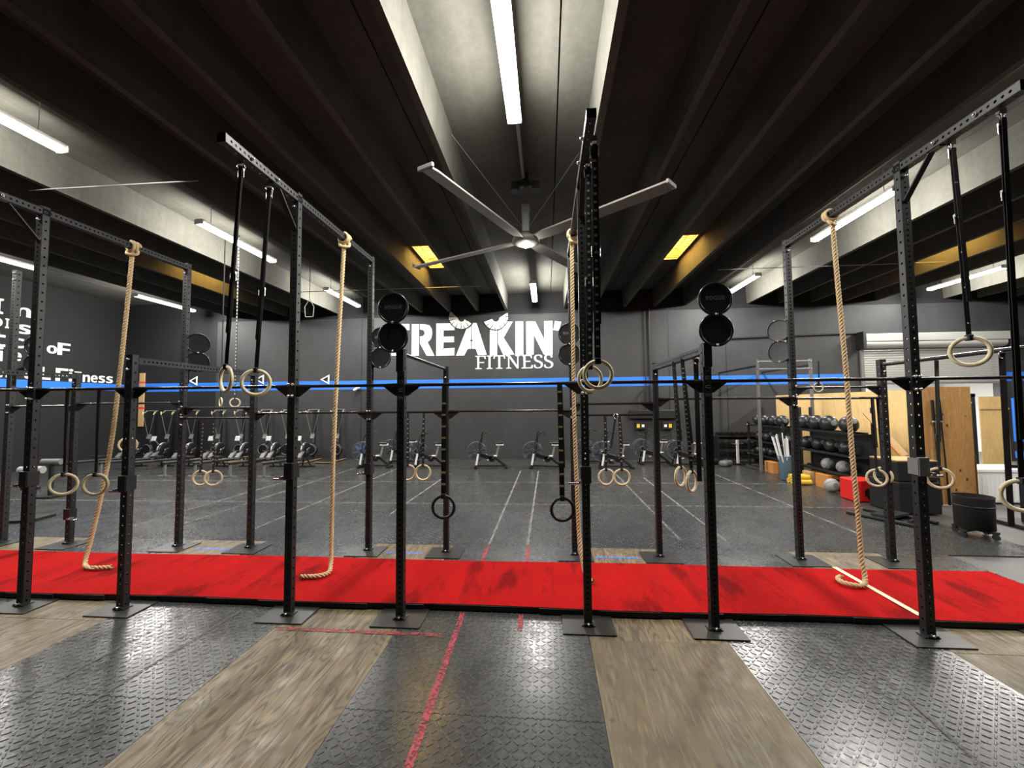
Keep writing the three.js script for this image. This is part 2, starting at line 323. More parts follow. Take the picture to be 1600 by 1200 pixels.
// roof lights
SKY.forEach(([a, b], i) => {
  const where = ['far left, beyond the rope rig', 'left of the big ceiling fan', 'right of the big ceiling fan', 'far right, above the roller door side'][i];
  const t = thing('roof_light', 'amber glowing roof light with a bar grille, ' + where, 'skylight', [(a + b) / 2, YC, (SZ0 + SZ1) / 2], 0, 'amber roof lights');
  const w = b - a, l = SZ1 - SZ0, h = 0.34;
  part('well', [B(0.03, h, l + 0.06, -w / 2 - 0.016, h / 2, 0), B(0.03, h, l + 0.06, w / 2 + 0.016, h / 2, 0), B(w, h, 0.03, 0, h / 2, -l / 2 - 0.016), B(w, h, 0.03, 0, h / 2, l / 2 + 0.016)], M.orangeWood, t);
  part('dome', RB(w + 0.04, 0.06, l + 0.04, 0.02, 0, h + 0.03, 0), M.dome, t);
  part('frame', [B(0.03, 0.03, l, -w / 2 + 0.01, -0.004, 0), B(0.03, 0.03, l, w / 2 - 0.01, -0.004, 0), B(w, 0.03, 0.03, 0, -0.004, -l / 2 + 0.01), B(w, 0.03, 0.03, 0, -0.004, l / 2 - 0.01)], M.wood, t);
  for (let k = 1; k < 16; k++) part('grille_bar', C([-w / 2, 0.02, -l / 2 + (l * k) / 16], [w / 2, 0.02, -l / 2 + (l * k) / 16], 0.013, 6), M.orangeWood, t);
  const r = new THREE.RectAreaLight(lin(1, 0.66, 0.16), SKYLIGHT, w * 0.9, l * 0.9); r.position.set(0, h - 0.03, 0); r.rotation.x = -Math.PI / 2; r.castShadow = true; t.add(r);
});

// strip lamps
let lampN = 0;
LAMP_ROWS.forEach((x, i) => LAMP_Z.forEach((z, j) => {
  if (i === 2 && j === 1) return;
  const row = ['leftmost lamp row near the lettered wall', 'left lamp row', 'middle lamp row over the fan', 'right lamp row', 'rightmost lamp row by the roller door'][i];
  const t = thing('strip_lamp', ['near', 'middle', 'far'][j] + ' white strip lamp of the ' + row, 'lamp', [x, 6.1, z], 0, 'ceiling strip lamps');
  part('channel', [B(0.15, 0.05, 2.44, 0, 0.06, 0), B(0.2, 0.1, 0.02, 0, 0.02, -1.215), B(0.2, 0.1, 0.02, 0, 0.02, 1.215)], M.white, t);
  part('tube', new THREE.CylinderGeometry(0.05, 0.05, 2.4, 18).rotateX(Math.PI / 2).scale(2, 0.8, 1), M.tube, t);
  for (const s of [-1, 1]) part('hanger', C([0, 0.07, s * 0.9], [0, 0.55, s * 0.9], 0.006, 6), M.greyPaint, t);
  const d = new THREE.RectAreaLight(lin(1, 0.97, 0.91), TUBE_LIGHT, 0.18, 2.4); d.position.set(0, -0.045, 0); d.rotation.x = -Math.PI / 2; d.castShadow = true; t.add(d);
  for (const sd of [-1, 1]) { const u = new THREE.RectAreaLight(lin(1, 0.97, 0.91), TUBE_SIDE, 2.4, 0.07); u.position.set(sd * 0.105, 0, 0); u.rotation.y = -sd * Math.PI / 2; u.castShadow = true; t.add(u); }
  lampN++;
}));

// roller door and the lit space beyond it
{
  const d = thing('roller_door', 'half-open grey roller door of narrow slats in the dark back wall', 'door');
  delete d.userData.label; d.userData = { kind: 'structure' }; d.name = 'door_1';
  part('drum_cover', [RB(DX1 - DX0 + 0.3, 0.3, 0.34, 0.03, (DX0 + DX1) / 2, 4.5, ZB + 0.18), new THREE.CylinderGeometry(0.16, 0.16, DX1 - DX0, 20).rotateZ(Math.PI / 2).translate((DX0 + DX1) / 2, 4.28, ZB + 0.17)], M.shutter, d);
  for (let k = 0; k < 15; k++) part('slat', RB(DX1 - DX0, 0.082, 0.02, 0.009, (DX0 + DX1) / 2, 2.9 + 0.0865 * k, ZB + 0.0 + 0.002 * (k % 2), 0.06, 0, 0, 1), M.shutter, d);
  part('bottom_bar', B(DX1 - DX0, 0.07, 0.04, (DX0 + DX1) / 2, 2.82, ZB), M.grey, d);
  for (const x of [DX0, DX1]) part('guide_rail', B(0.1, 4.2, 0.08, x, 2.1, ZB + 0.05), M.grey, d);
  for (const x of [DX0 - 0.12, DX1 + 0.12]) part('end_bracket', B(0.1, 0.62, 0.42, x, 4.42, ZB + 0.21), M.black, d);
}
struct('wall_annex', [B(9, 4.6, 0.2, 14.3, 2.2, -21.1), B(0.2, 4.6, 4.3, 9.9, 2.2, -18.95), B(0.2, 4.6, 4.3, 18.6, 2.2, -18.95)], M.whitePaint);
struct('ceiling_annex', B(9, 0.2, 4.6, 14.3, 4.5, -18.9), M.whitePaint);
{
  const t = thing('strip_lamp', 'bright strip lamp in the annex beyond the roller door', 'lamp', [13.4, 2.95, -17.6], Math.PI / 2, 'ceiling strip lamps');
  part('channel', B(0.1, 0.05, 2.44, 0, 0.06, 0), M.white, t);
  part('tube', C([0, 0, -1.2], [0, 0, 1.2], 0.03, 12), M.tube, t);
  for (const s of [-1, 1]) part('hanger', C([0, 0.07, s * 0.9], [0, 1.45, s * 0.9], 0.006, 6), M.greyPaint, t);
  const d = new THREE.RectAreaLight(lin(1, 0.97, 0.9), 800, 0.06, 2.4); d.position.set(0, -0.04, 0); d.rotation.x = -Math.PI / 2; d.castShadow = true; t.add(d);
  const u = new THREE.RectAreaLight(lin(1, 0.97, 0.9), 300, 0.06, 2.4); u.position.set(0, 0.09, 0); u.rotation.x = Math.PI / 2; u.castShadow = true; t.add(u);
}

// lettering on the walls
const font = await new FontLoader().loadAsync('fonts/droid/droid_sans_bold.typeface.json');
const serif = await new FontLoader().loadAsync('fonts/droid/droid_serif_regular.typeface.json');
{
  const t = thing('wall_sign', 'big white painted lettering with two bloodshot eyes on the dark back wall', 'sign');
  const Z = ZB + 0.001, put = (n, p, m = M.whitePaint, z = Z) => part(n, poly(p, 0.004).translate(0, 0, z), m, t);
  const G = (g) => { g.computeBoundingBox(); return g.boundingBox; };
  put('letter', [[-6.35, 5.52], [-5.58, 5.51], [-5.58, 5.25], [-6.01, 5.26], [-6.01, 4.99], [-5.68, 4.98], [-5.68, 4.74], [-6.01, 4.75], [-6.01, 4.2], [-6.34, 4.21]]);
  put('letter', [[-5.48, 5.5], [-5.17, 5.49], [-5.18, 4.19], [-5.49, 4.19]]);
  put('letter', [[-5.14, 5.49], [-4.93, 5.48], [-4.74, 5.43], [-4.64, 5.28], [-4.62, 5.09], [-4.67, 4.87], [-4.81, 4.73], [-4.53, 4.17], [-4.86, 4.18], [-5.14, 4.69], [-5.14, 4.98], [-5.02, 4.99], [-4.94, 5.08], [-4.97, 5.2], [-5.05, 5.25], [-5.14, 5.26]]);
  put('letter', [[-4.46, 5.5], [-3.7, 5.49], [-3.7, 5.2], [-4.15, 5.2], [-4.15, 4.95], [-3.72, 4.95], [-3.72, 4.71], [-4.15, 4.71], [-4.16, 4.46], [-3.7, 4.48], [-3.71, 4.17], [-4.46, 4.17]]);
  put('letter', [[-3.01, 5.47], [-3.02, 4.81], [-3.08, 4.75], [-3.02, 4.74], [-3.02, 4.43], [-3.16, 4.42], [-3.3, 4.16], [-3.64, 4.16], [-3.12, 5.47]]);
  put('letter', [[-2.99, 5.48], [-2.79, 5.48], [-2.38, 4.17], [-2.74, 4.16], [-2.83, 4.42], [-2.99, 4.43], [-2.99, 4.74], [-2.93, 4.75], [-2.99, 4.81]]);
  put('letter', [[-2.24, 5.5], [-1.94, 5.49], [-1.96, 4.14], [-2.26, 4.15]]);
  put('letter', [[-1.91, 5.12], [-1.66, 5.5], [-1.32, 5.5], [-1.69, 4.85], [-1.26, 4.16], [-1.71, 4.15], [-1.92, 4.62]]);
  put('letter', [[-1.21, 5.5], [-0.9, 5.49], [-0.9, 4.15], [-1.22, 4.15]]);
  put('letter', [[-0.78, 5.49], [-0.42, 5.48], [-0.08, 4.79], [-0.09, 4.14], [-0.48, 4.95], [-0.49, 4.14], [-0.79, 4.15]]);
  put('letter', [[-0.06, 5.49], [0.27, 5.49], [0.26, 4.12], [-0.07, 4.13]]);
  put('letter', [[0.37, 5.48], [0.62, 5.44], [0.53, 5.08], [0.3, 5.12]]);
  const e1 = [[-3.86, 5.98], [-3.94, 5.77], [-3.91, 5.61], [-3.81, 5.44], [-3.65, 5.31], [-3.44, 5.24], [-3.26, 5.26], [-3.1, 5.34], [-2.99, 5.47], [-3.28, 5.64], [-3.33, 5.56], [-3.44, 5.54], [-3.53, 5.61], [-3.57, 5.71]];
  const e2 = [[-2.49, 5.51], [-2.39, 5.35], [-2.23, 5.23], [-2.02, 5.18], [-1.8, 5.23], [-1.64, 5.37], [-1.52, 5.55], [-1.5, 5.71], [-1.53, 5.87], [-1.86, 5.66], [-1.88, 5.57], [-1.98, 5.5], [-2.08, 5.53], [-2.16, 5.63]];
  for (const [e, cx, cy] of [[e1, -3.44, 5.72], [e2, -1.98, 5.7]]) {
    const c = e.reduce((s, p) => [s[0] + p[0] / e.length, s[1] + p[1] / e.length], [0, 0]);
    put('eye_outline', e.map((p) => [c[0] + (p[0] - c[0]) * 1.11, c[1] + (p[1] - c[1]) * 1.15]), M.black, Z + 0.003);
    put('eye', e, M.whitePaint, Z + 0.005);
    for (let k = 1; k < 9; k += 1) {
      const p = e[k], dx = cx - p[0], dy = cy - p[1], f = 0.3 + 0.25 * ((k * 7) % 3) / 2;
      const q = [p[0] + dx * f * 0.5 + 0.03 * ((k % 3) - 1), p[1] + dy * f * 0.5], r = [p[0] + dx * f, p[1] + dy * f];
      part('vein', [bar([p[0], p[1], Z + 0.01], [q[0], q[1], Z + 0.01], 0.03, 0.002), bar([q[0], q[1], Z + 0.01], [r[0], r[1], Z + 0.01], 0.016, 0.002)], M.black, t);
    }
  }
  const word = 'FITNESS', w0 = -2.85, w1 = 0.28; let x = 0; const gs = [];
  for (const ch of word) { const g = new TextGeometry(ch, { font: serif, size: 0.51, depth: 0.004, curveSegments: 5 }); const b = G(g); gs.push([g, x - b.min.x, b.max.x - b.min.x]); x += b.max.x - b.min.x + 0.035; }
  const k = (w1 - w0) / (x - 0.035);
  for (const [g, dx] of gs) { g.translate(dx, 0, 0); g.scale(k, 1.06, 1); g.translate(w0, 3.6, Z); part('letter', g, M.whitePaint, t); }
}
{
  const t = thing('wall_lettering', 'white hand-painted comic lettering on the dark left wall above the blue stripe', 'sign');
  // [character, z at its left, height of its foot, width, height] on the left wall
  for (const [ch, z, y, w, h] of [['I', -12.05, 5.33, 0.3, 0.52], ['n', -12.68, 5.36, 0.42, 0.33], [',', -13.15, 5.33, 0.1, 0.14], ['o', -11.95, 4.88, 0.4, 0.33], ['I', -12.42, 4.88, 0.1, 0.33], ['s', -12.74, 4.76, 0.4, 0.33], ['t', -12.05, 4.22, 0.4, 0.5], ['c', -12.6, 4.25, 0.36, 0.34], ['o', -13.62, 4.18, 0.32, 0.3], ['F', -13.95, 4.16, 0.42, 0.46], ['i', -12.15, 3.75, 0.26, 0.48], ['e', -12.62, 3.8, 0.28, 0.3], ['e', -12.1, 3.2, 0.34, 0.3], ['.', -12.5, 3.2, 0.1, 0.1], ['a', -13.0, 3.2, 0.36, 0.36], ['L', -13.46, 3.2, 0.32, 0.46], ['F', -13.93, 3.18, 0.4, 0.48], ['i', -14.36, 3.18, 0.14, 0.48], ['T', -14.55, 3.2, 0.24, 0.38], ['n', -14.84, 3.19, 0.26, 0.29], ['e', -15.13, 3.19, 0.25, 0.29], ['s', -15.42, 3.19, 0.25, 0.29], ['s', -15.72, 3.19, 0.26, 0.29]]) {
    const g = new TextGeometry(ch, { font, size: 1, depth: 0.004, curveSegments: 4 }); g.computeBoundingBox(); const b = g.boundingBox;
    g.translate(-b.min.x, -b.min.y, 0); g.scale(w / (b.max.x - b.min.x), h / (b.max.y - b.min.y), 1); g.rotateY(Math.PI / 2); g.translate(XL + 0.001, y, z);
    part('letter', g, M.whitePaint, t);
  }
}

// ------------------------------------------------------------------ the pull-up rig
const PX = [-8.69, -7.52, -5.67, -4.5, -2.65, -1.48, 0.37, 1.54, 3.4, 4.56], ZN = -4.149, ZR = -6.048, HT = 4.41, HS = 2.7, W = 0.075;
function facePlate(w, h, pitch, r, inset) {              // one wall of a punched square tube, lying in x-y with its foot at y = 0
  const s = new THREE.Shape([[-w / 2, 0], [w / 2, 0], [w / 2, h], [-w / 2, h]].map((p) => new THREE.Vector2(...p)));
  for (let y = inset; y < h - 0.03; y += pitch) { const p = new THREE.Path(); p.absarc(0, y, r, 0, Math.PI * 2); s.holes.push(p); }
  return new THREE.ExtrudeGeometry(s, { depth: 0.004, bevelEnabled: false, curveSegments: 3 }).translate(0, 0, W / 2 - 0.004);
}
function punched(h, pitchA = 0.051, pitchB = 0.102, from = 0.06) {
  return merge([facePlate(W, h, pitchA, 0.0115, from), facePlate(W, h, pitchA, 0.0115, from).rotateY(Math.PI), facePlate(W - 0.002, h, pitchB, 0.0125, from).rotateY(Math.PI / 2), facePlate(W - 0.002, h, pitchB, 0.0125, from).rotateY(-Math.PI / 2)]);
}
const rig = thing('pullup_rig', 'black steel pull-up rig of punched uprights, beams and bars straddling the red turf', 'rig');
const tallGeo = merge([punched(HT), B(W + 0.004, 0.004, W + 0.004, 0, HT, 0)]), shortGeo = merge([punched(HS), B(W + 0.004, 0.004, W + 0.004, 0, HS, 0)]);
const plateGeo = RB(0.49, 0.012, 0.43, 0.004, 0, 0.007, 0, 0, 0, 0, 1), footGeo = merge([B(0.13, 0.01, 0.1, 0, 0.017, 0), B(0.09, 0.02, 0.02, 0, 0.03, 0.05)]);
const boltGeo = merge([new THREE.CylinderGeometry(0.0165, 0.0165, 0.02, 8).rotateX(Math.PI / 2), S(0.013, 0, 0, 0.01, 8, 6)]);
function bolts(parent, list) { for (const [x, y, z, ry] of list) { const m = part('bolt', boltGeo, M.bolt, parent); m.position.set(x, y, z); m.rotation.y = ry || 0; } }
const tallSet = new Set([0, 2, 4, 6, 8]);
function upright(k, z) {
  const tall = tallSet.has(k), u = part('upright', tall ? tallGeo : shortGeo, M.steel, rig); u.position.set(PX[k], 0, z);
  const p = part('base_plate', plateGeo, M.steelPlate, u); p.position.set(0, 0, z === ZN ? -0.03 : 0.06);
  part('foot', footGeo, M.steelPlate, u);
  const h = tall ? HT : HS;
  bolts(u, [[0, h - 0.05, W / 2 + 0.006], [0, h - 0.16, W / 2 + 0.006]]);
  bolts(u, [[0.0, 0.035, W / 2 + 0.012]]);
  return u;
}
for (let k = 0; k < 10; k++) { if (k >= 1 && k <= 9) upright(k, ZN); upright(k, ZR); }
// beams running away from the camera
const beamTall = punched(2.9, 0.102, 0.051).rotateX(-Math.PI / 2), beamShort = punched(1.82, 0.102, 0.051).rotateX(-Math.PI / 2);
for (const k of [2, 4, 6, 8]) {
  const b = part('beam', beamTall, M.steel, rig); b.position.set(PX[k], HT - 0.06, -3.11);
  part('end_cap', B(W + 0.002, W + 0.002, 0.004, 0, 0, 0.002), M.black, b);
  part('brace', [bar([0, -0.02, -0.7], [0, -0.34, -1.005], 0.05, 0.012), B(0.05, 0.01, 0.12, 0, -0.042, -0.68)], M.steel, b);
  bolts(b, [[-W / 2 - 0.006, 0, -0.3, -Math.PI / 2], [-W / 2 - 0.006, 0, -0.65, -Math.PI / 2], [W / 2 + 0.006, 0, -0.3, Math.PI / 2], [W / 2 + 0.006, 0, -0.65, Math.PI / 2]]);
}
for (const k of [1, 3, 7]) { const b = part('beam', beamShort, M.steel, rig); b.position.set(PX[k], HS - 0.06, ZN - 0.04); }
part('beam', [C([PX[5], 2.66, ZN - 0.04], [PX[5], 2.66, ZR + 0.04], 0.021, 12)], M.barSteel, rig);
part('beam', [C([PX[9], 2.63, ZN - 0.04], [PX[9], 2.63, ZR + 0.04], 0.024, 12)], M.barSteel, rig);
// pull-up bars
const gus = (s) => poly([[0, 0.02], [s * 0.16, 0.016], [s * 0.16, -0.012], [s * 0.03, -0.11], [0, -0.11]], 0.01);
function pullBar(k, y, z, g = true) {
  const a = PX[k] + W / 2, b = PX[k + 1] - W / 2, p = part('pullup_bar', C([a, y, z], [b, y, z], 0.0165, 14), M.barSteel, rig);
  if (g) { part('gusset', gus(1).translate(a, y, z - 0.005), M.steel, p); part('gusset', gus(-1).translate(b, y, z - 0.005), M.steel, p); }
  bolts(p, [[a - W / 2 + 0.02, y + 0.02, z + W / 2 + 0.006], [a - W / 2 + 0.02, y - 0.1, z + W / 2 + 0.006], [b + W / 2 - 0.02, y + 0.02, z + W / 2 + 0.006], [b + W / 2 - 0.02, y - 0.1, z + W / 2 + 0.006]].filter((q, i) => (i < 2) === (k % 2 === 0)));
  return p;
}
for (let k = 1; k <= 8; k++) pullBar(k, 2.335, ZN);
[[0, 2.17], [1, 2.2], [2, 2.12], [2, 1.96], [3, 2.03], [4, 2.03], [5, 2.04], [6, 2.13], [6, 1.97], [7, 2.19], [8, 2.33], [8, 2.18]].forEach(([k, y], i) => pullBar(k, y, ZR, ![3, 8, 11].includes(i)));
// ball targets: two discs on a cranked arm
const discGeo = lathe([[0, -0.012], [0.15, -0.012], [0.158, -0.004], [0.158, 0.008], [0.15, 0.014], [0.136, 0.016], [0.13, 0.011], [0, 0.011]], 0, 0, 0, 40).rotateX(Math.PI / 2);
function target(k, z, dx, turn) {
  const a = part('ball_target', [bar([0, -0.2, 0], [0, 0.02, 0], 0.075, 0.05), bar([0, 0.0, 0], [dx, 0.16, 0], 0.07, 0.012), bar([dx, 0.12, -0.02], [dx, 0.5, -0.02], 0.05, 0.01)], M.blackGloss, rig);
  a.position.set(PX[k], z === ZN ? HS - 0.03 : HS, z + (turn ? 0 : 0.045)); a.rotation.y = turn;
  [[0.17, 0.022], [0.47, 0.022]].forEach(([y, zz], i) => {
    const d = part('target_disc', discGeo, M.vinyl, a); part('rim', torus(0.15, 0.012, 0, 0, 0.01, 0, 8, 40), M.blackGloss, d); d.position.set(dx, y - 0.02, zz);
    const n = part('bolt', boltGeo, M.bolt, a); n.position.set(dx, y - 0.02 + (i ? -0.15 : -0.145), zz + 0.02);
    if (i && !turn) {
      const tg = new TextGeometry('ROGUE', { font, size: 0.04, depth: 0.001, curveSegments: 3 }); tg.computeBoundingBox(); tg.translate(-tg.boundingBox.max.x / 2 + dx, y - 0.03, zz + 0.0115);
      part('print', tg, M.grey, a);
    }
  });
}
target(5, ZN, -0.07, 0); target(7, ZN, 0.08, 0);
target(6, ZR - 0.05, -0.03, 0); target(4, ZR - 0.05, 0.17, 0); target(8, ZR - 0.02, -0.12, -0.9); target(2, ZR - 0.04, 0.14, 0.7); target(0, ZR - 0.05, 0.4, 0);
// cut-out name on the two target posts
for (const k of [5, 7]) 'ROGUE'.split('').forEach((ch, i) => { const g = new TextGeometry(ch, { font, size: 0.045, depth: 0.001, curveSegments: 3 }); g.computeBoundingBox(); g.rotateZ(-Math.PI / 2); g.translate(PX[k] - 0.02, 2.56 - i * 0.085, ZN + W / 2 + 0.0002); part('print', g, M.grey, rig); });

// J-hooks on the uprights
const jGeo = [RB(0.1, 0.2, 0.05, 0.006, 0, 0, 0.03), B(0.09, 0.14, 0.012, 0, 0.02, 0.06), B(0.09, 0.02, 0.09, 0, -0.09, 0.08), B(0.014, 0.12, 0.12, -0.046, -0.02, 0), B(0.014, 0.12, 0.12, 0.046, -0.02, 0)];
function jhook(k, y, z, dir, label) {
  const t = thing('j_hook', label, 'hook', [PX[k], y, z], 0, 'barbell hooks on the rig');
  part('body', [RB(0.09, 0.17, 0.03, 0.005, 0, 0, W / 2 + 0.016), B(0.012, 0.15, 0.11, -W / 2 - 0.007, 0, 0.005), B(0.012, 0.15, 0.11, W / 2 + 0.007, 0, 0.005)], k === 8 ? M.grey : M.vinyl, t);
  part('lip', [B(0.03, 0.02, 0.09, dir * (W / 2 + 0.02), -0.06, 0.05), C([dir * (W / 2 + 0.01), -0.085, 0.04], [dir * (W / 2 + 0.13), -0.085, 0.04], 0.012, 10)], M.chrome, t);
}
jhook(2, 1.36, ZN, -1, 'barbell hook on the leftmost front upright'); jhook(3, 1.32, ZN, -1, 'barbell hook on the short upright behind the leftmost rope');
jhook(4, 1.46, ZN, -1, 'barbell hook on the tall upright between the wooden rings and the second rope'); jhook(6, 1.44, ZN, -1, 'barbell hook on the centre upright under the numbered straps');
jhook(8, 1.53, ZN, 1, 'grey barbell hook on the tall right upright by the plywood sheet'); jhook(4, 1.2, ZR, -1, 'barbell hook on the back upright beside the air bikes'); jhook(1, 0.47, ZR, 1, 'barbell hook low on the far left back upright');

// climbing ropes: three strands laid round a path
function rope(top, path, label, whip) {
  const t = thing('climbing_rope', label, 'rope', [0, 0, 0], 0, 'climbing ropes');
  const curve = new THREE.CatmullRomCurve3(path.map(V), false, 'centripetal'), L = curve.getLength(), n = Math.round(L / 0.011);
  const fr = curve.computeFrenetFrames(n, false), P = curve.getSpacedPoints(n);
  const nx = new THREE.Vector3(1, 0, 0), strands = [];
  for (let s = 0; s < 3; s++) {
    const pts = [];
    for (let i = 0; i <= n; i++) {
      const tan = curve.getTangentAt(i / n), a = nx.clone().addScaledVector(tan, -nx.dot(tan)).normalize(), b = tan.clone().cross(a), th = (i * 0.011 / 0.125) * 6.283 + (s * 6.283) / 3;
      pts.push(P[i].clone().addScaledVector(a, 0.0145 * Math.cos(th)).addScaledVector(b, 0.0145 * Math.sin(th)));
    }
    strands.push(new THREE.TubeGeometry(new THREE.CatmullRomCurve3(pts), n, 0.013, 7));
  }
  part('strands', strands, M.rope, t);
  const [x, y, z] = top, lp = [];
  for (let i = 0; i <= 40; i++) { const a = (i / 40) * 6.283 * 2.2; lp.push([x + 0.062 * Math.cos(a), y + 0.062 * Math.sin(a), z - 0.05 + 0.1 * (i / 40)]); }
  part('hitch', T(lp, 0.02, 120, 8), M.rope, t);
  part('hitch_tail', T([[x + 0.05, y - 0.05, z - 0.03], [x + 0.06, y - 0.11, z], [x - 0.02, y - 0.12, z + 0.05], [x - 0.05, y - 0.07, z + 0.03]], 0.019, 24, 8), M.rope, t);
  if (whip) part('whipping', T(whip, 0.024, 12, 8), M.ropeWhip, t);
}
const yb = HT - 0.06;
rope([PX[2], yb, -5.17], [[-5.67, 4.3, -5.17], [-5.72, 3.5, -5.17], [-5.79, 2.55, -5.17], [-5.86, 1.75, -5.17], [-5.94, 1.08, -5.15], [-6.02, 0.42, -5.1], [-6.0, 0.14, -5.02], [-5.86, 0.104, -4.93], [-5.7, 0.104, -4.92], [-5.56, 0.1, -4.97]], 'frayed climbing rope leaning left beside the leftmost front upright');
rope([PX[4], yb, -5.2], [[-2.65, 4.3, -5.2], [-2.72, 2.75, -5.2], [-2.76, 1.42, -5.2], [-2.76, 0.4, -5.18], [-2.73, 0.16, -5.12], [-2.68, 0.1, -4.98], [-2.73, 0.104, -4.86], [-2.84, 0.104, -4.83], [-2.94, 0.104, -4.82]], 'climbing rope with a dark whipped end curling left on the turf', [[-2.84, 0.104, -4.83], [-2.9, 0.104, -4.825], [-2.95, 0.104, -4.82]]);
rope([PX[6], yb, -5.37], [[0.355, 4.3, -5.37], [0.35, 3.2, -5.37], [0.35, 2.0, -5.36], [0.365, 1.08, -5.33], [0.385, 0.45, -5.27], [0.42, 0.16, -5.12], [0.45, 0.104, -4.98], [0.5, 0.104, -4.9]], 'climbing rope hanging beside the centre upright and the numbered straps');
rope([PX[8], yb, -5.14], [[3.42, 4.3, -5.14], [3.45, 3.45, -5.14], [3.49, 2.48, -5.14], [3.51, 1.6, -5.14], [3.54, 0.86, -5.14], [3.55, 0.36, -5.13], [3.54, 0.14, -5.08], [3.46, 0.104, -4.99], [3.37, 0.104, -4.98], [3.29, 0.104, -5.06], [3.31, 0.104, -5.17], [3.38, 0.104, -5.22]], 'climbing rope with a hooked tail lying across the white tape on the turf');

// gymnastic rings on straps
const ringGeo = new THREE.TorusGeometry(0.108, 0.0155, 12, 48);
function ring(anchor, c, ry, label, o = {}) {
  const t = thing('gym_ring', label, 'gym ring', c, 0, o.group || 'rings on straps');
  const m = part('ring', ringGeo, o.mat || M.ringWood, t); m.rotation.y = ry; if (o.scale) m.scale.setScalar(o.scale);
  const rt = 0.108 * (o.scale || 1), A = [anchor[0] - c[0], anchor[1] - c[1], anchor[2] - c[2]], E = [0, rt + 0.012, 0], w = o.w || 0.034;
  const strap = part('strap', [bar(E, A, w, 0.004), bar([0.01, rt + 0.3, 0.012], [A[0] + 0.004, A[1], A[2] + 0.012], w * 0.9, 0.003), RB(w, 0.05, 0.048, 0.008, 0, rt, 0)], M.web, t);
  if (o.marks) {
    const L = A[1] - rt, gs = [];
    for (let y = 0.12; y < L - 0.08; y += o.marks) { const f = y / L; gs.push(B(w * (o.mw || 0.55), o.mh || 0.012, 0.004, A[0] * f, rt + y, A[2] * f + 0.013)); }
    part('marking', gs, o.yellow ? M.yellowPrint : M.numberPrint, strap, 'stuff');
  }
  if (o.buckle) for (const f of o.buckle) { const y = rt + (A[1] - rt) * f; part('buckle', [C([A[0] * f - w / 2 - 0.006, y - 0.04, A[2] * f], [A[0] * f - w / 2 - 0.006, y + 0.04, A[2] * f], 0.006, 8), C([A[0] * f + w / 2 + 0.006, y - 0.04, A[2] * f], [A[0] * f + w / 2 + 0.006, y + 0.04, A[2] * f], 0.006, 8), B(w + 0.02, 0.02, 0.02, A[0] * f, y + 0.03, A[2] * f)], M.chrome, t); }
  if (o.hook) part('carabiner', [torus(0.03, 0.006, A[0], A[1] + 0.01, A[2], 0.5, 6, 16), B(0.05, 0.05, 0.03, A[0], A[1] + 0.05, A[2])], M.chrome, t);
  return t;
}
const by = HT - 0.14;
ring([-2.7, by, -3.4], [-2.81, 2.37, -3.42], -0.5, 'wooden ring seen edge-on, nearest of the pair on the left cantilever beam', { buckle: [0.45, 0.97], hook: 1 });
ring([-2.7, by, -3.78], [-2.81, 2.36, -3.8], 0.5, 'wooden ring seen face-on under the left cantilever beam', { buckle: [0.43, 0.97], hook: 1, scale: 1.1, w: 0.042 });
ring([0.42, by, -3.38], [0.415, 2.36, -3.38], -0.15, 'front wooden ring of the pair on numbered straps at the centre upright', { marks: 0.07, buckle: [0.97, 0.5], hook: 1, w: 0.05, mw: 0.45, mh: 0.02 });
ring([0.4, by, -3.7], [0.385, 2.345, -3.7], 0.35, 'rear wooden ring of the pair on numbered straps at the centre upright', { marks: 0.07, buckle: [0.97, 0.42], hook: 1, w: 0.05, mw: 0.45, mh: 0.02 });
ring([3.46, by, -3.72], [3.48, 2.53, -3.7], -0.65, 'pale wooden ring high beside the tall right upright', { buckle: [0.97, 0.62], marks: 0.3, hook: 1, scale: 1.05, w: 0.04 });
ring([3.48, by, -3.35], [3.44, 1.43, -3.35], -0.6, 'dark-edged wooden ring hanging low at the right edge', { buckle: [0.97, 0.78], hook: 1, w: 0.04 });
ring([-5.26, 2.33, ZN], [-5.26, 1.3, ZN], 0.7, 'left wooden ring of the pair left of the leaning rope');
ring([-4.88, 2.33, ZN], [-4.88, 1.3, ZN], 0.35, 'wooden ring half behind the leaning rope');
ring([-1.03, 2.33, ZN + 0.02], [-1.04, 1.11, ZN + 0.02], 0.05, 'left black ring on a yellow-banded strap over the red turf', { mat: M.ringDark, marks: 0.115, yellow: 1, mw: 0.8, mh: 0.018, w: 0.05 });
ring([0.13, 2.33, ZN + 0.02], [0.14, 1.1, ZN + 0.02], 0.1, 'right black ring on a yellow-banded strap next to the centre rope', { mat: M.ringDark, marks: 0.115, yellow: 1, mw: 0.8, mh: 0.018, w: 0.05 });
ring([0.83, 1.97, ZR], [0.83, 1.09, ZR], 0.2, 'left wooden ring of the low back pair right of centre', { marks: 0.09 });
ring([1.03, 1.97, ZR], [1.05, 1.09, ZR], 0, 'right wooden ring of the low back pair right of centre', { marks: 0.06 });
ring([-1.82, 2.03, ZR], [-1.83, 1.14, ZR], 0.05, 'wooden ring on a back strap right of the short target upright', { marks: 0.07 });
ring([-2.06, 2.03, ZR], [-2.06, 1.14, ZR], 0.1, 'wooden ring half hidden behind the left target upright', { marks: 0.07 });
ring([-5.31, 1.96, ZR], [-5.34, 1.04, ZR], 0.2, 'left ring of the crossed pair in front of the rowing machines', { marks: 0.06 });
ring([-5.14, 1.96, ZR], [-5.13, 1.04, ZR], 0.6, 'right ring of the crossed pair in front of the rowing machines', { marks: 0.06 });
ring([4.42, 2.18, ZR], [4.43, 1.1, ZR], -0.4, 'left brown wooden ring in front of the dark boxes');
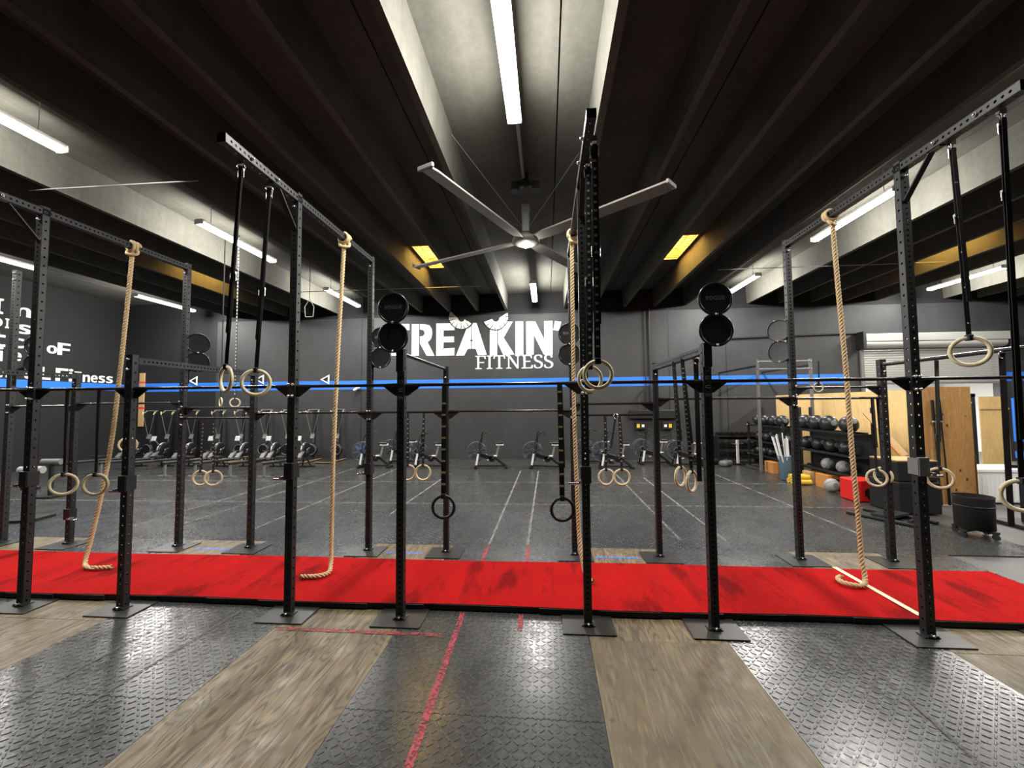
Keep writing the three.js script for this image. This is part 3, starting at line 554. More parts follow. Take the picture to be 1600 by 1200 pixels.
ring([4.52, 2.18, ZR - 0.04], [4.55, 1.12, ZR - 0.05], -1.2, 'right brown wooden ring in front of the dark boxes');
ring([1.5, 2.62, -5.03], [1.52, 1.29, -4.95], 0.75, 'left twisted ring of the pair on the short right beam', { marks: 0.06, mw: 0.5 });
ring([1.5, 2.62, -4.72], [1.56, 1.28, -4.7], 0.8, 'right twisted ring of the pair on the short right beam', { marks: 0.05, mw: 0.7 });
ring([4.52, 2.6, -5.2], [4.4, 1.26, -5.1], -0.6, 'thin wooden ring in front of the standing plywood sheet', { buckle: [0.28] });
ring([-7.95, 6.62, -10], [-7.95, 2.25, -10], 0.6, 'small far ring on a pale ceiling strap, face-on', { w: 0.03, marks: 0.09, mw: 0.9, mh: 0.05 });
ring([-8.34, 6.62, -10], [-8.34, 2.27, -10], -0.6, 'small far ring on a dark ceiling strap, edge-on', { w: 0.03 });
ring([-6.55, 2.2, ZR], [-6.58, 1.55, ZR], 0.7, 'brown ring hung short on the far left back bar');
ring([3.7, 2.35, ZR + 0.06], [3.7, 2.33, ZR + 0.06], 0, 'small pale ring hooked over the right back bar', { scale: 0.55, w: 0.02 });
// free straps
function freeStrap(a, b, label, w = 0.05) { const t = thing('strap', label, 'strap', [0, 0, 0], 0, 'loose straps on the rig'); part('webbing', bar(b, a, w, 0.005), M.web, t); part('carabiner', [torus(0.035, 0.007, a[0], a[1] - 0.02, a[2], 0.3, 6, 18)], M.chrome, t); }
freeStrap([1.6, 2.6, -4.58], [1.6, 1.3, -4.58], 'plain black strap with a carabiner on the short right beam');
freeStrap([4.52, 2.6, -4.5], [4.5, 0.9, -4.5], 'wide black strap at the far right edge', 0.06);
freeStrap([0.98, 1.97, ZR + 0.02], [0.9, 1.5, ZR + 0.03], 'short black strap doubled over the low back bar', 0.03);

// red turf runner
{
  const t = thing('turf_runner', 'bright red turf runner on a black underlay crossing the whole floor', 'turf');
  const x0 = -11.5, x1 = 5.3, n = 84, za = (x) => -4.33 + 0.018 * Math.sin(x * 1.9) - 0.012 * x / 4, zb = (x) => -5.56 - 0.015 * Math.sin(x * 1.3) - 0.012 * x / 4;
  const pos = [], idx = [], rows = 8;
  for (let i = 0; i <= n; i++) { const x = x0 + ((x1 - x0) * i) / n; for (let j = 0; j <= rows; j++) { const f = j / rows; pos.push(x, 0.068 + 0.004 * Math.sin(x * 2.7 + 6 * f) * Math.sin(f * 3.14), mix(za(x), zb(x), f)); } }
  for (let i = 0; i < n; i++) for (let j = 0; j < rows; j++) { const a = i * (rows + 1) + j, b = a + rows + 1; idx.push(a, b, a + 1, b, b + 1, a + 1); }
  const g = new THREE.BufferGeometry(); g.setAttribute('position', new THREE.Float32BufferAttribute(pos, 3)); g.setIndex(idx); g.computeVertexNormals();
  part('pile', uvBox(g, 1), M.turf, t);
  const und = []; const m = 28;
  for (let i = 0; i < m; i++) { const a = x0 + ((x1 - x0) * i) / m, b = x0 + ((x1 - x0) * (i + 1)) / m, c = (a + b) / 2; und.push(B(b - a, 0.047, za(c) - zb(c) + 0.02, c, 0.0385, (za(c) + zb(c)) / 2)); }
  part('underlay', und, M.underlay, t);
  part('tape', bar([3.55, 0.0735, -4.4], [3.55, 0.0735, -5.6], 0.06, 0.001).rotateZ(0), M.tape, t).scale.set(1, 1, 1);
}

// ------------------------------------------------------------------ ceiling fan
{
  const hub = [-0.36, 5.32, -7.9], t = thing('ceiling_fan', 'large four-bladed ceiling fan on a drop rod braced by guy wires', 'fan', hub);
  part('rod', [C([0, 0.1, 0], [0, 1.05, 0], 0.04, 14), B(0.16, 0.34, 0.1, 0, 0.55, 0), RB(0.15, 0.4, 0.15, 0.02, 0, 0.35, 0)], M.grey, t);
  part('mount', [B(0.5, 0.1, 0.16, 0, 1.1, 0), B(0.12, 0.3, 0.12, 0, 1.22, 0), B(0.14, 0.16, 0.2, -0.2, 1.06, 0), B(0.14, 0.16, 0.2, 0.2, 1.06, 0)], M.black, t);
  part('motor', lathe([[0, -0.1], [0.16, -0.095], [0.24, -0.06], [0.27, -0.02], [0.26, 0.03], [0.17, 0.06], [0.1, 0.13], [0, 0.13]], 0, 0, 0, 32), M.fanBlade, t);
  part('hub_lamp', lathe([[0, -0.15], [0.025, -0.145], [0.035, -0.12], [0.035, -0.095], [0, -0.095]], 0, 0, 0, 16), M.tube, t);
  const l = new THREE.PointLight(lin(1, 0.95, 0.86), 0.8); l.position.set(0, -0.19, 0); l.castShadow = true; l.shadow.radius = 2; t.add(l);
  [40, 115, 206, 303].forEach((deg) => {
    const s = new THREE.Shape([[0.2, -0.07], [0.5, -0.11], [2.75, -0.12], [2.86, -0.1], [2.86, 0.1], [0.5, 0.11], [0.2, 0.07]].map((p) => new THREE.Vector2(...p)));
    const g = new THREE.ExtrudeGeometry(s, { depth: 0.02, bevelEnabled: true, bevelSize: 0.008, bevelThickness: 0.008, bevelSegments: 1 }).rotateX(Math.PI / 2 - 0.2);
    const b = part('blade', g, M.fanBlade, t); b.rotation.y = -Math.PI * 2 + (deg * Math.PI) / -180 + 0; b.rotation.y = -(deg * Math.PI) / 180;
    part('blade_tip', RB(0.05, 0.07, 0.27, 0.02, 2.88, 0, 0), M.fanBlade, b);
  });
  for (const [x, z] of [[-1.2, 1.45], [1.0, 0.6], [-1.1, -1.4], [1.05, -1.3]]) part('guy_wire', C([0.05 * Math.sign(x), 0.25, 0], [x, 1.32, z], 0.006, 6), M.grey, t);
}

// ------------------------------------------------------------------ rowing machines
function makeRower() {
  const t = thing('rowing_machine', 'x', 'rowing machine', [0, 0, 0], 0, 'rowing machines in a row on the left');
  { const r = part('monorail', bar([0, 0.33, -0.75], [0, 0.42, 1.18], 0.05, 0.07), M.vinyl, t); part('rail_top', bar([0, 0.375, -0.75], [0, 0.465, 1.18], 0.055, 0.022), M.alu, r); }
  part('rear_leg', [B(0.05, 0.42, 0.06, 0, 0.21, 1.12), B(0.42, 0.05, 0.06, 0, 0.03, 1.12)], M.alu, t);
  part('front_leg', [bar([0, 0.5, -0.95], [-0.16, 0.03, -1.1], 0.04, 0.04), bar([0, 0.5, -0.95], [0.16, 0.03, -1.1], 0.04, 0.04), B(0.6, 0.04, 0.05, 0, 0.025, -1.12), bar([0, 0.45, -0.9], [0, 0.33, -0.6], 0.05, 0.05)], M.black, t);
  const f = part('flywheel', lathe([[0, -0.08], [0.1, -0.09], [0.24, -0.07], [0.27, -0.04], [0.27, 0.04], [0.24, 0.07], [0.1, 0.09], [0, 0.08]], 0, 0, 0, 28).rotateZ(Math.PI / 2).translate(0, 0.6, -1.0), M.blackGloss, t);
  part('guard_ring', new THREE.TorusGeometry(0.262, 0.022, 8, 32).rotateY(Math.PI / 2).translate(0, 0.6, -1.0), M.alu, f);
  part('damper', [bar([0.095, 0.68, -1.12], [0.095, 0.5, -0.9], 0.02, 0.04), lathe([[0, 0], [0.07, 0], [0.07, 0.02], [0, 0.02]], 0, 0, 0, 16).rotateZ(-Math.PI / 2).translate(0.085, 0.6, -1.0)], M.chrome, f);
  part('seat', RB(0.3, 0.05, 0.22, 0.02, 0, 0.53, 0.3), M.vinyl, t);
  for (const s of [-1, 1]) part('foot_board', [bar([s * 0.12, 0.36, -0.42], [s * 0.12, 0.6, -0.66], 0.12, 0.02), bar([s * 0.12, 0.4, -0.42], [s * 0.12, 0.54, -0.56], 0.13, 0.05)], M.grey, t);
  part('monitor_arm', bar([0, 0.7, -0.9], [0, 1.02, -0.62], 0.04, 0.03), M.grey, t);
  part('monitor', RB(0.17, 0.17, 0.04, 0.015, 0, 1.05, -0.6, -0.3, 0, 0), M.screen, t);
  part('handle', C([-0.22, 0.62, -0.62], [0.22, 0.62, -0.62], 0.016, 8), M.black, t);
  return t;
}
{
  const src = makeRower(), xs = [-8.52, -9.62, -10.76, -11.76, -12.86, -13.92, -15.0], ord = ['nearest the rope and the air bikes', 'second from the air bikes', 'third from the air bikes', 'fourth from the air bikes', 'fifth from the air bikes', 'second from the dark left wall', 'nearest the dark left wall'];
  xs.forEach((x, i) => { const lab = 'rowing machine with a silver rail and round flywheel, ' + ord[i]; if (!i) { src.position.set(x, 0, -13.1); src.userData.label = lab; } else dup(src, [x, 0, -13.1], 0, lab); });
}
// ------------------------------------------------------------------ ski machines against the back wall
function makeSki() {
  const t = thing('ski_machine', 'x', 'ski machine', [0, 0, 0], 0, 'ski machines along the back wall');
  part('platform', [RB(0.62, 0.05, 1.2, 0.01, 0, 0.03, 0.45)], M.black, t);
  part('platform_edge', [B(0.63, 0.02, 0.03, 0, 0.05, 1.05), B(0.03, 0.02, 1.2, 0.31, 0.05, 0.45)], M.wood, t);
  part('mast', [bar([0, 0.05, -0.1], [0, 2.0, -0.18], 0.11, 0.07)], M.vinyl, t);
  const f = part('flywheel', lathe([[0, -0.07], [0.22, -0.06], [0.25, -0.03], [0.25, 0.03], [0.22, 0.06], [0, 0.07]], 0, 0, 0, 24).rotateX(Math.PI / 2).translate(0, 0.42, 0.02), M.blackGloss, t);
  part('guard_ring', new THREE.TorusGeometry(0.2, 0.012, 6, 28).translate(0, 0.42, 0.095), M.grey, f);
  part('crosshead', [C([-0.26, 2.02, -0.12], [0.26, 2.02, -0.12], 0.018, 8), bar([-0.2, 2.02, -0.12], [-0.27, 1.9, 0.02], 0.03, 0.03), bar([0.2, 2.02, -0.12], [0.27, 1.9, 0.02], 0.03, 0.03)], M.grey, t);
  for (const s of [-1, 1]) { const c = part('cord', C([s * 0.26, 1.9, 0.02], [s * 0.03, 1.0, 0.0], 0.008, 6), M.grey, t); part('handle', [C([s * 0.27, 1.98, 0.02], [s * 0.24, 1.86, 0.05], 0.02, 8)], M.yellowPrint, c); }
  part('monitor', [RB(0.16, 0.2, 0.05, 0.01, 0, 0.95, -0.02, -0.3), bar([0, 0.7, -0.1], [0, 0.95, -0.04], 0.05, 0.04)], M.grey, t);
  return t;
}
{
  const src = makeSki(), xs = [-8.41, -9.45, -10.5, -11.48, -12.52, -13.52, -14.7, -15.78, -16.6], ord = ['just right of the second rope', 'just left of the second rope', 'third from the air bikes', 'fourth from the air bikes', 'fifth from the air bikes', 'sixth from the air bikes', 'third from the wooden board', 'second from the wooden board', 'beside the wooden board'];
  xs.forEach((x, i) => { const lab = 'tall ski machine with V-shaped cords, ' + ord[i]; if (!i) { src.position.set(x, 0, -16.1); src.userData.label = lab; } else dup(src, [x, 0, -16.1], 0, lab); });
}
// ------------------------------------------------------------------ air bikes
function makeBike() {
  const t = thing('air_bike', 'x', 'exercise bike', [0, 0, 0], 0, 'air bikes at the back wall');
  const cage = [torus(0.32, 0.011, -0.42, 0.57, 0.1, 0, 6, 36), torus(0.32, 0.011, -0.42, 0.57, -0.1, 0, 6, 36), torus(0.08, 0.012, -0.42, 0.57, 0.12, 0, 6, 20)];
  for (let k = 0; k < 22; k++) { const a = (k / 22) * 6.283; for (const s of [1, -1]) cage.push(C([-0.42 + 0.07 * Math.cos(a), 0.57 + 0.07 * Math.sin(a), s * 0.12], [-0.42 + 0.32 * Math.cos(a), 0.57 + 0.32 * Math.sin(a), s * 0.1], 0.0045, 4)); }
  const c = part('fan_cage', cage, M.cage, t);
  const bl = []; for (let k = 0; k < 8; k++) { const a = (k / 8) * 6.283 + 0.2; bl.push(bar([-0.42 + 0.06 * Math.cos(a), 0.57 + 0.06 * Math.sin(a), 0], [-0.42 + 0.29 * Math.cos(a), 0.57 + 0.29 * Math.sin(a), 0], 0.05, 0.13)); }
  part('fan_blades', bl, M.fanGrey, c);
  part('front_foot', [B(0.07, 0.06, 0.55, -0.46, 0.04, 0), bar([-0.46, 0.05, 0.14], [-0.36, 0.55, 0.14], 0.05, 0.03), bar([-0.46, 0.05, -0.14], [-0.36, 0.55, -0.14], 0.05, 0.03)], M.black, t);
  part('side_cover', bar([-0.43, 0.12, 0.165], [-0.36, 0.5, 0.165], 0.065, 0.012), M.white, t);
  part('frame', [bar([-0.36, 0.5, 0], [0.2, 0.34, 0], 0.08, 0.06), bar([0.2, 0.34, 0], [0.56, 0.06, 0], 0.07, 0.05), B(0.07, 0.06, 0.5, 0.58, 0.04, 0), bar([-0.4, 0.08, 0], [0.56, 0.06, 0], 0.05, 0.04)], M.vinyl, t);
  part('chain_cover', [RB(0.5, 0.15, 0.06, 0.03, -0.06, 0.4, 0.1, 0, 0, -0.28), lathe([[0, 0], [0.12, 0], [0.12, 0.05], [0, 0.05]], 0, 0, 0, 20).rotateX(Math.PI / 2).translate(0.1, 0.34, 0.08)], M.blackGloss, t);
  for (const s of [-1, 1]) { const p = part('crank', bar([0.1, 0.34, s * 0.15], [0.1 + s * 0.12, 0.34 + s * 0.1, s * 0.15], 0.03, 0.02), M.chrome, t); part('pedal', B(0.11, 0.03, 0.1, 0.1 + s * 0.12, 0.34 + s * 0.1, s * 0.21), M.white, p); }
  part('seat_post', [bar([0.24, 0.36, 0], [0.34, 0.8, 0], 0.06, 0.04)], M.alu, t);
  part('saddle', [RB(0.26, 0.07, 0.2, 0.03, 0.37, 0.85, 0), RB(0.2, 0.05, 0.09, 0.02, 0.25, 0.84, 0)], M.vinyl, t);
  part('saddle_clamp', RB(0.26, 0.08, 0.12, 0.01, 0.37, 0.8, 0), M.white, t);
  for (const s of [-1, 1]) part('handle_arm', T([[-0.3, 0.42, s * 0.2], [-0.32, 0.8, s * 0.22], [-0.22, 1.12, s * 0.24], [-0.1, 1.22, s * 0.24], [0.06, 1.16, s * 0.22]], 0.016, 24, 8), M.black, t);
  part('console_post', bar([-0.3, 0.5, 0], [-0.24, 1.1, 0], 0.05, 0.04), M.black, t);
  const m = part('console', RB(0.05, 0.17, 0.2, 0.015, -0.24, 1.17, 0, 0, 0, -0.5), M.blackGloss, t);
  part('screen', B(0.012, 0.09, 0.13, -0.212, 1.185, 0, 0, 0, -0.5), M.screen, m);
  return t;
}
{
  const src = makeBike();
  [[-6.04, -14.15, 0, 'air bike with a blue fan, leftmost at the back wall beside the second rope'], [-4.07, -14.15, 0, 'air bike seen behind the hanging ring and the short back upright'], [-1.98, -14.15, 0.1, 'air bike left of centre, alone under the big lettering'], [-0.08, -14.15, -0.1, 'air bike right of centre, left of the yellow-banded strap'], [2.22, -14.15, 0.05, 'air bike seen behind the low ring pair'], [-5.4, -15.3, 0.2, 'second air bike in the rear row beside the leftmost one'], [1.75, -15.4, 0.1, 'rear air bike just right of the centre rope'], [3.75, -15.2, 0.1, 'air bike under the electric box on the wall'], [4.75, -14.7, 0.15, 'rightmost air bike, nearest the dumbbell rack']].forEach(([x, z, r, lab], i) => { if (!i) { src.position.set(x, 0, z); src.rotation.y = r; src.userData.label = lab; } else dup(src, [x, 0, z], r, lab); });
  src.traverse((o) => { if (o.name === 'fan_blades') o.material = M.fanBlue; });
}

// ------------------------------------------------------------------ back wall fittings
{
  const t = thing('electric_box', 'black electric trough and switches with conduits on the back wall', 'electric box', [4.1, 1.7, ZB + 0.1]);
  part('trough', [RB(1.8, 0.32, 0.2, 0.02, 0, 0.04, 0)], M.vinyl, t);
  part('conduit', [C([-0.6, 0.2, 0], [-0.6, 0.7, 0], 0.02), C([-0.3, 0.2, 0], [-0.3, 0.75, 0], 0.02), C([0.6, 0.2, 0], [0.6, 0.72, 0], 0.02), T([[-0.6, 0.7, 0], [-0.5, 0.85, 0], [-0.3, 1.0, 0]], 0.02, 12)], M.black, t);
  for (const s of [-1, 1]) { const k = part('switch_box', RB(0.4, 0.3, 0.12, 0.02, s * 0.5, -0.4, -0.02), M.black, t); part('warning_label', B(0.11, 0.14, 0.004, s * 0.6, -0.4, 0.043), M.yellow, k); part('plate', B(0.1, 0.1, 0.004, s * 0.42, -0.4, 0.043), M.white, k); part('cable', T([[s * 0.64, -0.53, 0], [s * 0.6, -0.7, 0.02], [s * 0.3, -0.78, 0.04], [s * 0.12, -0.7, 0.02]], 0.018, 20), M.black, k); }
}
{
  const src = thing('wall_hook', 'x', 'wall hook', [0, 0, 0], 0, 'white triangle hooks on the back wall');
  part('triangle', poly([[-0.2, 0], [0.18, 0.2], [0.18, -0.2]], 0.03, [[[-0.12, 0], [0.13, -0.13], [0.13, 0.13]]]), M.whitePaint, src);
  part('pin', C([0.16, 0, 0], [0.16, 0, -0.05], 0.012, 6), M.chrome, src);
  [[-14.97, 3.28, 'white triangle hook nearest the left corner of the back wall'], [-11.99, 3.3, 'middle white triangle hook, seen through the face-on ring'], [-9.13, 3.26, 'white triangle hook just left of the second rope']].forEach(([x, y, lab], i) => { if (!i) { src.position.set(x, y, ZB + 0.05); src.userData.label = lab; } else dup(src, [x, y, ZB + 0.05], 0, lab); });
}
{
  const t = thing('peg_board', 'tall narrow tan wooden board on the dark back wall near the corner', 'peg board', [-17.35, 2.5, ZB + 0.045]);
  part('board', RB(0.24, 2.3, 0.05, 0.01, 0, 0, 0), M.wood, t);
  for (let k = 0; k < 2; k++) part('bracket', B(0.27, 0.05, 0.07, 0, -0.35 + k * 1.1, 0), M.red, t);
}
{
  const t = thing('v_handle', 'steel triangle handle hanging from the ceiling left of the second rope', 'handle', [-7.2, 4.88, -12]);
  part('frame', [C([-0.12, 0, 0], [0.12, 0, 0], 0.014, 8), C([-0.12, 0, 0], [-0.15, 0.3, 0], 0.012, 8), C([0.12, 0, 0], [0.15, 0.3, 0], 0.012, 8), C([-0.15, 0.3, 0], [0, 0.55, 0], 0.012, 8), C([0.15, 0.3, 0], [0, 0.55, 0], 0.012, 8)], M.greyPaint, t);
  part('cable', C([0, 0.55, 0], [0, 1.77, 0], 0.01, 6), M.black, t);
}
{
  const t = thing('utility_light', 'small white lamp head on the back wall left of the back upright', 'lamp', [-7.75, 2.86, ZB + 0.12]);
  part('head', RB(0.26, 0.1, 0.14, 0.03, 0, 0, 0, 0, 0, 0.5), M.white, t); part('bracket', B(0.06, 0.12, 0.12, 0.02, 0.03, -0.06), M.black, t);
  solo('wall_thermometer', [RB(0.09, 0.42, 0.03, 0.012, -7.3, 2.25, ZB + 0.02), S(0.03, -7.3, 2.02, ZB + 0.03)], M.white, 'thin white upright strip on the back wall beside the back upright', 'strip');
}
{
  const t = thing('wall_rig', 'grey pull-up frame standing out from the back wall above the ball racks', 'rig');
  for (const x of [6.62, 8.2]) { const p = part('upright', [B(0.07, 3.5, 0.07, x, 1.75, -13.6)], M.grey, t); bolts(p, [[x, 3.42, -13.555], [x, 3.2, -13.555]]); part('arm', [B(0.06, 0.06, 2.85, x, 3.3, -15.05)], M.steel, t); }
  for (const y of [3.44, 3.2]) part('bar', C([6.62, y, -13.6], [8.2, y, -13.6], 0.02, 10), M.alu, t);
}

// ------------------------------------------------------------------ the right-hand side: racks, balls, boxes
const ballGeo = new THREE.SphereGeometry(0.175, 24, 16), seamGeo = merge([new THREE.TorusGeometry(0.1755, 0.003, 5, 32), new THREE.TorusGeometry(0.1755, 0.003, 5, 32).rotateX(1.57)]), patchGeo = lathe([[0, 0.006], [0.06, 0.002], [0.062, -0.008], [0, -0.012]], 0, 0.171, 0, 14);
function ball(x, y, z, label, m = M.vinyl, s = 1) {
  const t = thing('medicine_ball', label, 'ball', [x, y, z], 0, 'medicine balls on the racks'); t.scale.setScalar(s);
  part('shell', ballGeo, m, t); const q = part('seam', seamGeo, M.black, t); q.rotation.set(rnd() * 3, rnd() * 3, 0); const p = part('patch', patchGeo, M.grey, t); p.rotation.set(0.9 + rnd(), rnd() * 6, 0);
}
function ballRack(z0, z1, label) {
  const t = thing('ball_rack', label, 'rack', [7.2, 0, 0], 0, 'storage racks');
  for (const z of [z0, z1]) for (const x of [-0.25, 0.25]) part('post', [B(0.06, x > 0 ? 2.0 : 1.5, 0.06, x, x > 0 ? 1.0 : 0.75, z)], M.steel, t);
  for (const [y, f] of [[1.4, 1], [0.87, 1], [0.42, 0.2]]) { const s = part('shelf', [B(0.04, 0.05, z1 - z0, -0.24, y, (z0 + z1) / 2), B(0.04, 0.05, z1 - z0, 0.12, y, (z0 + z1) / 2), B(0.5, 0.03, 0.05, 0, y - 0.03, z0 + 0.05), B(0.5, 0.03, 0.05, 0, y - 0.03, z1 - 0.05), B(0.36, 0.006, z1 - z0, -0.06, y - 0.03, (z0 + z1) / 2)], M.steel, t); bolts(s, [[-0.285, y, z0, -Math.PI / 2], [-0.285, y, z1, -Math.PI / 2]]); }
  part('back_panel', B(0.02, 1.36, z1 - z0 - 0.07, 0.25, 0.69, (z0 + z1) / 2), M.foam, t);
}
ballRack(-15.05, -12.95, 'black ball rack behind the right back upright, nearer the back wall'); ballRack(-12.45, -10.2, 'black ball rack right of the back upright, in front of the plywood partition');
const place = ['first', 'second', 'third', 'fourth', 'fifth'];
[-14.72, -14.24, -13.76, -13.28].forEach((z, i) => ball(7.13, 1.4 + 0.176, z, 'glossy black medicine ball on the far rack top shelf, ' + place[i] + ' from the back wall'));
[-14.6, -14.1, -13.6, -13.15].forEach((z, i) => ball(7.13, 0.87 + 0.176, z, 'black medicine ball on the far rack middle shelf, ' + place[i] + ' from the back wall'));
[-14.7, -14.3, -13.9].forEach((z, i) => ball(7.13, 0.42 + 0.15, z, 'dark medicine ball on the far rack low shelf, ' + place[i] + ' from the back wall', M.vinyl, 0.85));
[-12.16, -11.68, -11.2, -10.5].forEach((z, i) => ball(7.13, 1.4 + 0.2, z, 'big black slam ball on the near rack top shelf, ' + place[i] + ' from the back wall', M.vinyl, 1.14));
[-12.1, -11.6, -11.1, -10.6].forEach((z, i) => ball(7.13, 0.87 + 0.176, z, 'black medicine ball on the near rack middle shelf, ' + place[i] + ' from the back wall'));
[-11.3, -10.75].forEach((z, i) => ball(7.13, 0.42 + 0.15, z, ['grey medicine ball on the near rack low shelf, farther one', 'grey medicine ball on the near rack low shelf, closer one'][i], M.greyPaint, 0.85));
ball(6.75, 0.16, -10.6, 'silver grey ball lying on the floor in front of the near rack', M.greyPaint, 0.9);
// dumbbell rack
{
  const t = thing('dumbbell_rack', 'low black dumbbell rack against the back wall beside the ball racks', 'rack', [6.85, 0, -15.75], 0, 'storage racks');
  part('side_panel', B(0.05, 0.95, 0.6, -0.75, 0.475, 0), M.black, t); part('side_panel', B(0.05, 0.95, 0.6, 0.75, 0.475, 0), M.black, t);
  [0.2, 0.52, 0.86].forEach((y, i) => part('shelf', [B(1.5, 0.03, 0.16, 0, y, 0.18 - 0.1 * i, 0.2), B(1.5, 0.03, 0.16, 0, y + 0.03, -0.06 - 0.08 * i, 0.2)], M.steel, t));
  part('top', B(1.5, 0.03, 0.5, 0, 0.95, 0), M.black, t);
  const head = new THREE.CylinderGeometry(0.065, 0.065, 0.1, 6).rotateX(Math.PI / 2), grip = new THREE.CylinderGeometry(0.016, 0.016, 0.14, 8).rotateX(Math.PI / 2);
  [[0.2, 0.13, 'bottom'], [0.52, 0.05, 'middle'], [0.96, -0.02, 'top']].forEach(([y, dz, lev]) => {
    for (let k = 0; k < 8; k++) {
      const d = thing('dumbbell', 'hex dumbbell in the ' + lev + ' row of the low rack, ' + ['first', 'second', 'third', 'fourth', 'fifth', 'sixth', 'seventh', 'last'][k] + ' from the bikes', 'dumbbell', [6.85 - 0.63 + k * 0.18, y + (lev === 'top' ? 0.075 : 0.135), -15.75 + dz], 0, 'dumbbells, ' + lev + ' row');
      for (const s of [-1, 1]) { const h = part('head', head, M.blackGloss, d); h.position.z = s * 0.12; } part('grip', grip, M.chrome, d);
    }
  });
}
{
  const t = thing('weight_stand', 'white-posted stand in front of the low dumbbell rack', 'stand', [6.62, 0, -15.18]);
  part('post', B(0.07, 0.85, 0.07, 0, 0.43, 0), M.whitePaint, t); part('base', [B(0.4, 0.05, 0.3, 0, 0.025, 0)], M.black, t); part('top_bar', C([-0.2, 0.72, 0], [0.2, 0.72, 0], 0.02), M.chrome, t);
}
for (let k = 0; k < 3; k++) { const t = thing('sand_bag', ['crumpled dark sandbag beside the low dumbbell rack, nearest the bikes', 'dark sandbag in front of the low dumbbell rack', 'rolled grey sandbag on the floor by the dumbbell rack'][k], 'sandbag', [[5.5, 0, -15.7], [5.72, 0, -15.2], [6.05, 0, -14.8]][k], 0.4 * k, 'sandbags'); part('bag', RB(0.55, 0.2, 0.3, 0.09, 0, 0.1, 0, 0, 0, 0, 3), [M.vinyl, M.black, M.grey][k], t); part('handle', T([[-0.12, 0.18, 0.05], [-0.05, 0.25, 0.05], [0.06, 0.25, 0.05], [0.12, 0.18, 0.05]], 0.015, 14), M.web, t); }
// bin of tubes
{
  const t = thing('storage_bin', 'round blue-grey bin holding white tubes in front of the ball rack', 'bin', [6.62, 0, -12.2]);
  part('body', lathe([[0, 0.012], [0.17, 0.012], [0.2, 0.62], [0.215, 0.64], [0.2, 0.66], [0.19, 0.62], [0.16, 0.03], [0, 0.03]], 0, 0, 0, 24), M.blueGrey, t);
  part('rim', torus(0.208, 0.012, 0, 0, 0).rotateX(Math.PI / 2).translate(0, 0.65, 0), M.blueGrey, t);
  for (let k = 0; k < 8; k++) { const a = k * 0.8, r = 0.1; const q = thing('plastic_tube', 'white plastic tube standing in the blue-grey bin', 'tube', [6.62, 0, -12.2], 0, 'white tubes in the bin'); part('pipe', C([r * 0.6 * Math.cos(a), 0.05, r * Math.sin(a)], [(0.05 + 0.28 * rnd()) * Math.cos(a) - 0.15, 1.1 + 0.25 * rnd(), 0.24 * Math.sin(a)], 0.016, 8), M.whitePaint, q); part('cap', S(0.018, r * 0.6 * Math.cos(a), 0.05, r * Math.sin(a), 8, 6), M.greyPaint, q); }
}
function woodBox(x, z, w, h, d, label, m = M.orangeWood, y = 0, ry = 0) {
  const t = thing('wooden_box', label, 'box', [x, y, z], ry, 'wooden boxes under the racks');
  const th = 0.018; part('panel', B(w, h, th, 0, h / 2, d / 2), m, t); part('panel', B(w, h, th, 0, h / 2, -d / 2), m, t); part('panel', B(th, h, d - th, -w / 2, h / 2, 0), m, t); part('panel', B(th, h, d - th, w / 2, h / 2, 0), m, t); part('top', B(w, th, d, 0, h, 0), m, t); part('hand_hole', RB(0.12, 0.04, 0.01, 0.004, 0, h * 0.7, d / 2 + 0.006), M.black, t);
}
woodBox(7.05, -13.5, 0.5, 0.32, 0.5, 'orange wooden box under the far ball rack'); woodBox(7.03, -11.75, 0.34, 0.3, 0.34, 'small pale wooden box under the near ball rack', M.wood); woodBox(7.1, -11.15, 0.45, 0.32, 0.5, 'brown wooden box under the near ball rack', M.orangeWood);
for (let k = 0; k < 5; k++) { const t = thing('foam_roller', 'yellow foam roller in the heap below the near ball rack', 'foam roller', [6.59, 0.07 + (k > 2 ? 0.115 : 0), -11.75 + (k % 3) * 0.145 + (k > 2 ? 0.07 : 0)], 0, 'yellow foam rollers'); part('tube', new THREE.CylinderGeometry(0.066, 0.066, 0.4, 18).rotateZ(Math.PI / 2), M.yellow, t); part('core', new THREE.CylinderGeometry(0.03, 0.03, 0.404, 12).rotateZ(Math.PI / 2), M.wood, t); }
